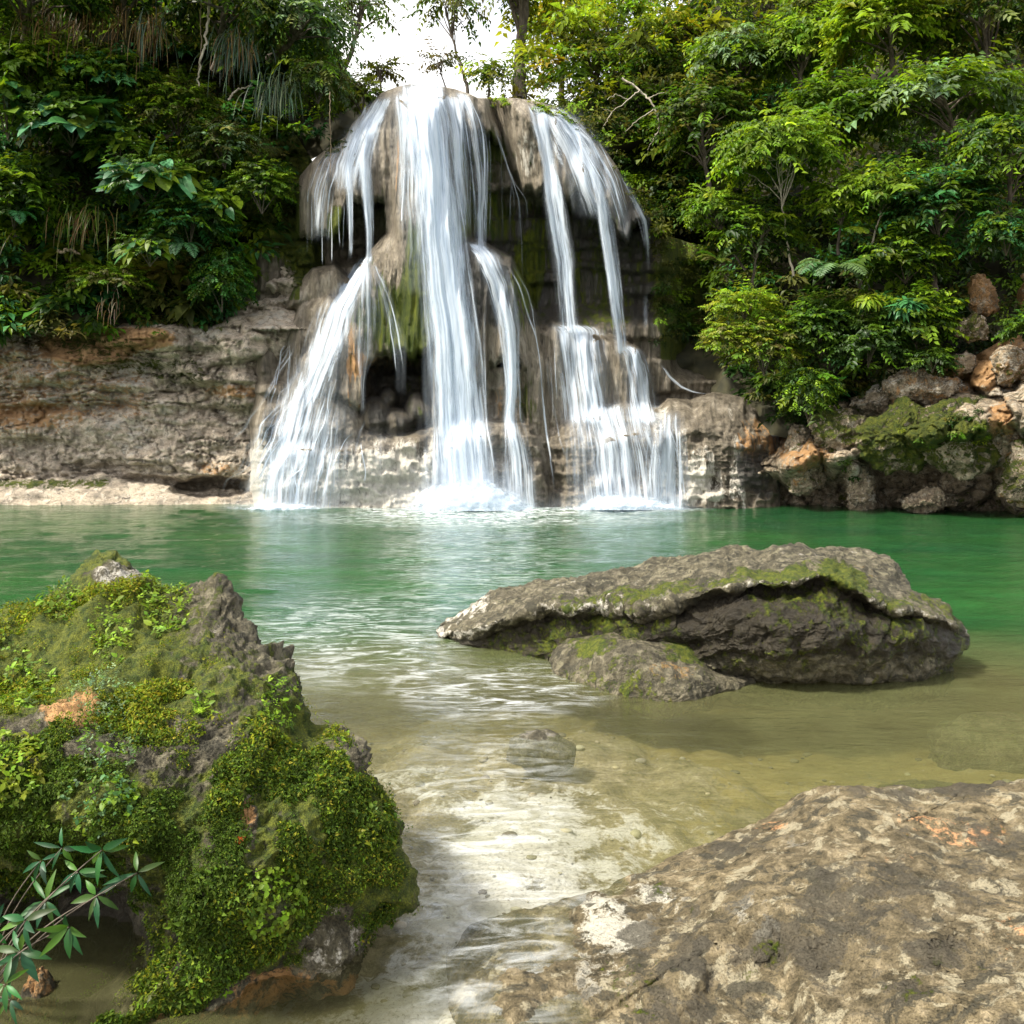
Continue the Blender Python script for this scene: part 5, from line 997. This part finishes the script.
sprout('yellowish leafy fringe hanging at the bottom of the mossy face', 150, 955, 40, 240, .012, [YEL, LIME, OLV], aspect=.5)
sprout('green fringe of leaves along the foot of the mossy boulder', 215, 975, 34, 120, .012, [LIME, MID], aspect=.6)
sprout('two leaved sprigs in the shaded dip of the boulder', 202, 700, 14, 16, .02, [LIME, BR])
sprout('clump of small leaves on the right shoulder of the boulder', 285, 700, 24, 80, .016, [BR, MID, LIME])
sprout('dark rounded leaf clump in the middle of the boulder face', 100, 800, 34, 120, .015, [MID, BR, (.06, .14, .05)], aspect=.7)
sprout('leafy knot on the bulge above the water at the right of the boulder', 385, 830, 26, 90, .015, [BR, YEL, MID])
q = on_rock(231, 846, 4, 1); bg = Bag(); bg.leaves(nV[q]+nN[q]*.015, np.array([[.7, -.2, .5]]), np.array([[-.2, -.9, .3]]), .034, .02, (.45, .07, .008), 3, .3)
tag(bg.build('fallen_leaf', LEAF, None, tuple(nV[q][0])), 'small orange dead leaf stuck on the moss of the near boulder', 'leaf')
# glossy shrub in the bottom left corner
Dp = 2.36; rt = P(-20, 1010, 2.6); root = thing('glossy_shrub', 'shrub with dark shiny pointed leaves in whorls at the bottom left corner', 'shrub', rt); lf, st = Bag(), Bag()
for cx, cy, k, L in [(46, 901, 8, .09), (69, 927, 7, .095), (102, 850, 7, .09), (96, 896, 6, .085), (137, 873, 5, .07), (41, 861, 6, .07), (20, 952, 7, .1), (25, 921, 6, .09), (5, 985, 6, .08), (-12, 930, 7, .09), (62, 848, 5, .07), (10, 1000, 5, .06), (78, 872, 6, .085)]:
    c = P(cx, cy, Dp+rng.uniform(-.08, .12)); ax = norm(np.array([rng.normal(.1, .3), -.75, .55+rng.normal(0, .2)])); ref = norm(np.cross(ax, [.2, .1, 1])); r2 = np.cross(ax, ref)
    a = np.linspace(0, 2*np.pi, k, endpoint=False)+rng.normal(0, .22, k); out = ref*np.cos(a)[:, None]+r2*np.sin(a)[:, None]
    L *= .74
    lf.leaves(c+out*.004, out*rng.uniform(.5, 1.2, (k, 1))+ax*rng.uniform(-.1, .9, (k, 1))-UP*rng.uniform(.1, .6, (k, 1)), ax*np.ones((k, 1))+out*.2, L*rng.lognormal(0, .16, k), L*.25*rng.lognormal(0, .12, k), pal([(.01, .055, .02), (.015, .075, .022), (.045, .11, .012), (.02, .085, .016)], k, .3), 3, .4, .28)
    s = np.linspace(0, 1, 12)[:, None]; p = rt+(c-rt)*s+np.array([0, -.05, .06])*np.sin(s*np.pi); st.tube(p, .0026-.0012*s[:, 0], 6)
lf.build('foliage', GLOSS, root); st.build('stem', BARK, root)
# ================================================================== CAMERA, LIGHT
cam = bpy.data.cameras.new('camera'); cam.lens = 36*F/1024; cam.sensor_width = 36; cam.shift_y = -(512-HY)/1024; cam.clip_end = 2000; cam.clip_start = .05
co = bpy.data.objects.new('camera', cam); COL.objects.link(co); co.location = (0, 0, H); co.rotation_euler = (math.pi/2, 0, 0); S.camera = co
EL, AZ = 52., -116.                                     # sun height; azimuth from +Y (behind the falls), negative = left
w = bpy.data.worlds.new('World'); S.world = w; w.use_nodes = True; nt = w.node_tree
sky = nt.nodes.new('ShaderNodeTexSky'); sky.sky_type = 'NISHITA'; sky.sun_disc = False; sky.sun_elevation = math.radians(EL); sky.sun_rotation = math.radians(AZ); sky.air_density = .7; sky.dust_density = 5.; sky.ozone_density = .6
n = N(nt); tc = nt.nodes.new('ShaderNodeTexCoord').outputs['Generated']     # thin broken cloud over the sky
cl = n.rng(n.noise(n.coord((1, 1, 2.2), tc), 2.2, 6, .6, .4), .34, .66, .2, .95)
nt.links.new(n.mix(cl, sky.outputs[0], (5.4, 5.3, 5.0)), nt.nodes['Background'].inputs[0]); nt.nodes['Background'].inputs[1].default_value = .15
sl = bpy.data.lights.new('sun', 'SUN'); sl.energy = 3.0; sl.angle = math.radians(6); sl.color = (1., .94, .82)
so = bpy.data.objects.new('sun', sl); COL.objects.link(so)
d = np.array([math.sin(math.radians(AZ))*math.cos(math.radians(EL)), math.cos(math.radians(AZ))*math.cos(math.radians(EL)), math.sin(math.radians(EL))])
import mathutils
so.rotation_euler = mathutils.Vector(d).to_track_quat('Z', 'Y').to_euler(); so.location = (-10, 10, 40)
S.view_settings.view_transform = 'Standard'; S.view_settings.look = 'None'; S.view_settings.exposure = 1.4; S.view_settings.gamma = 1
S.render.engine = 'CYCLES'; S.cycles.max_bounces = 8; S.cycles.diffuse_bounces = 3; S.cycles.glossy_bounces = 3; S.cycles.transmission_bounces = 6; S.cycles.transparent_max_bounces = 40
S.cycles.use_denoising = True
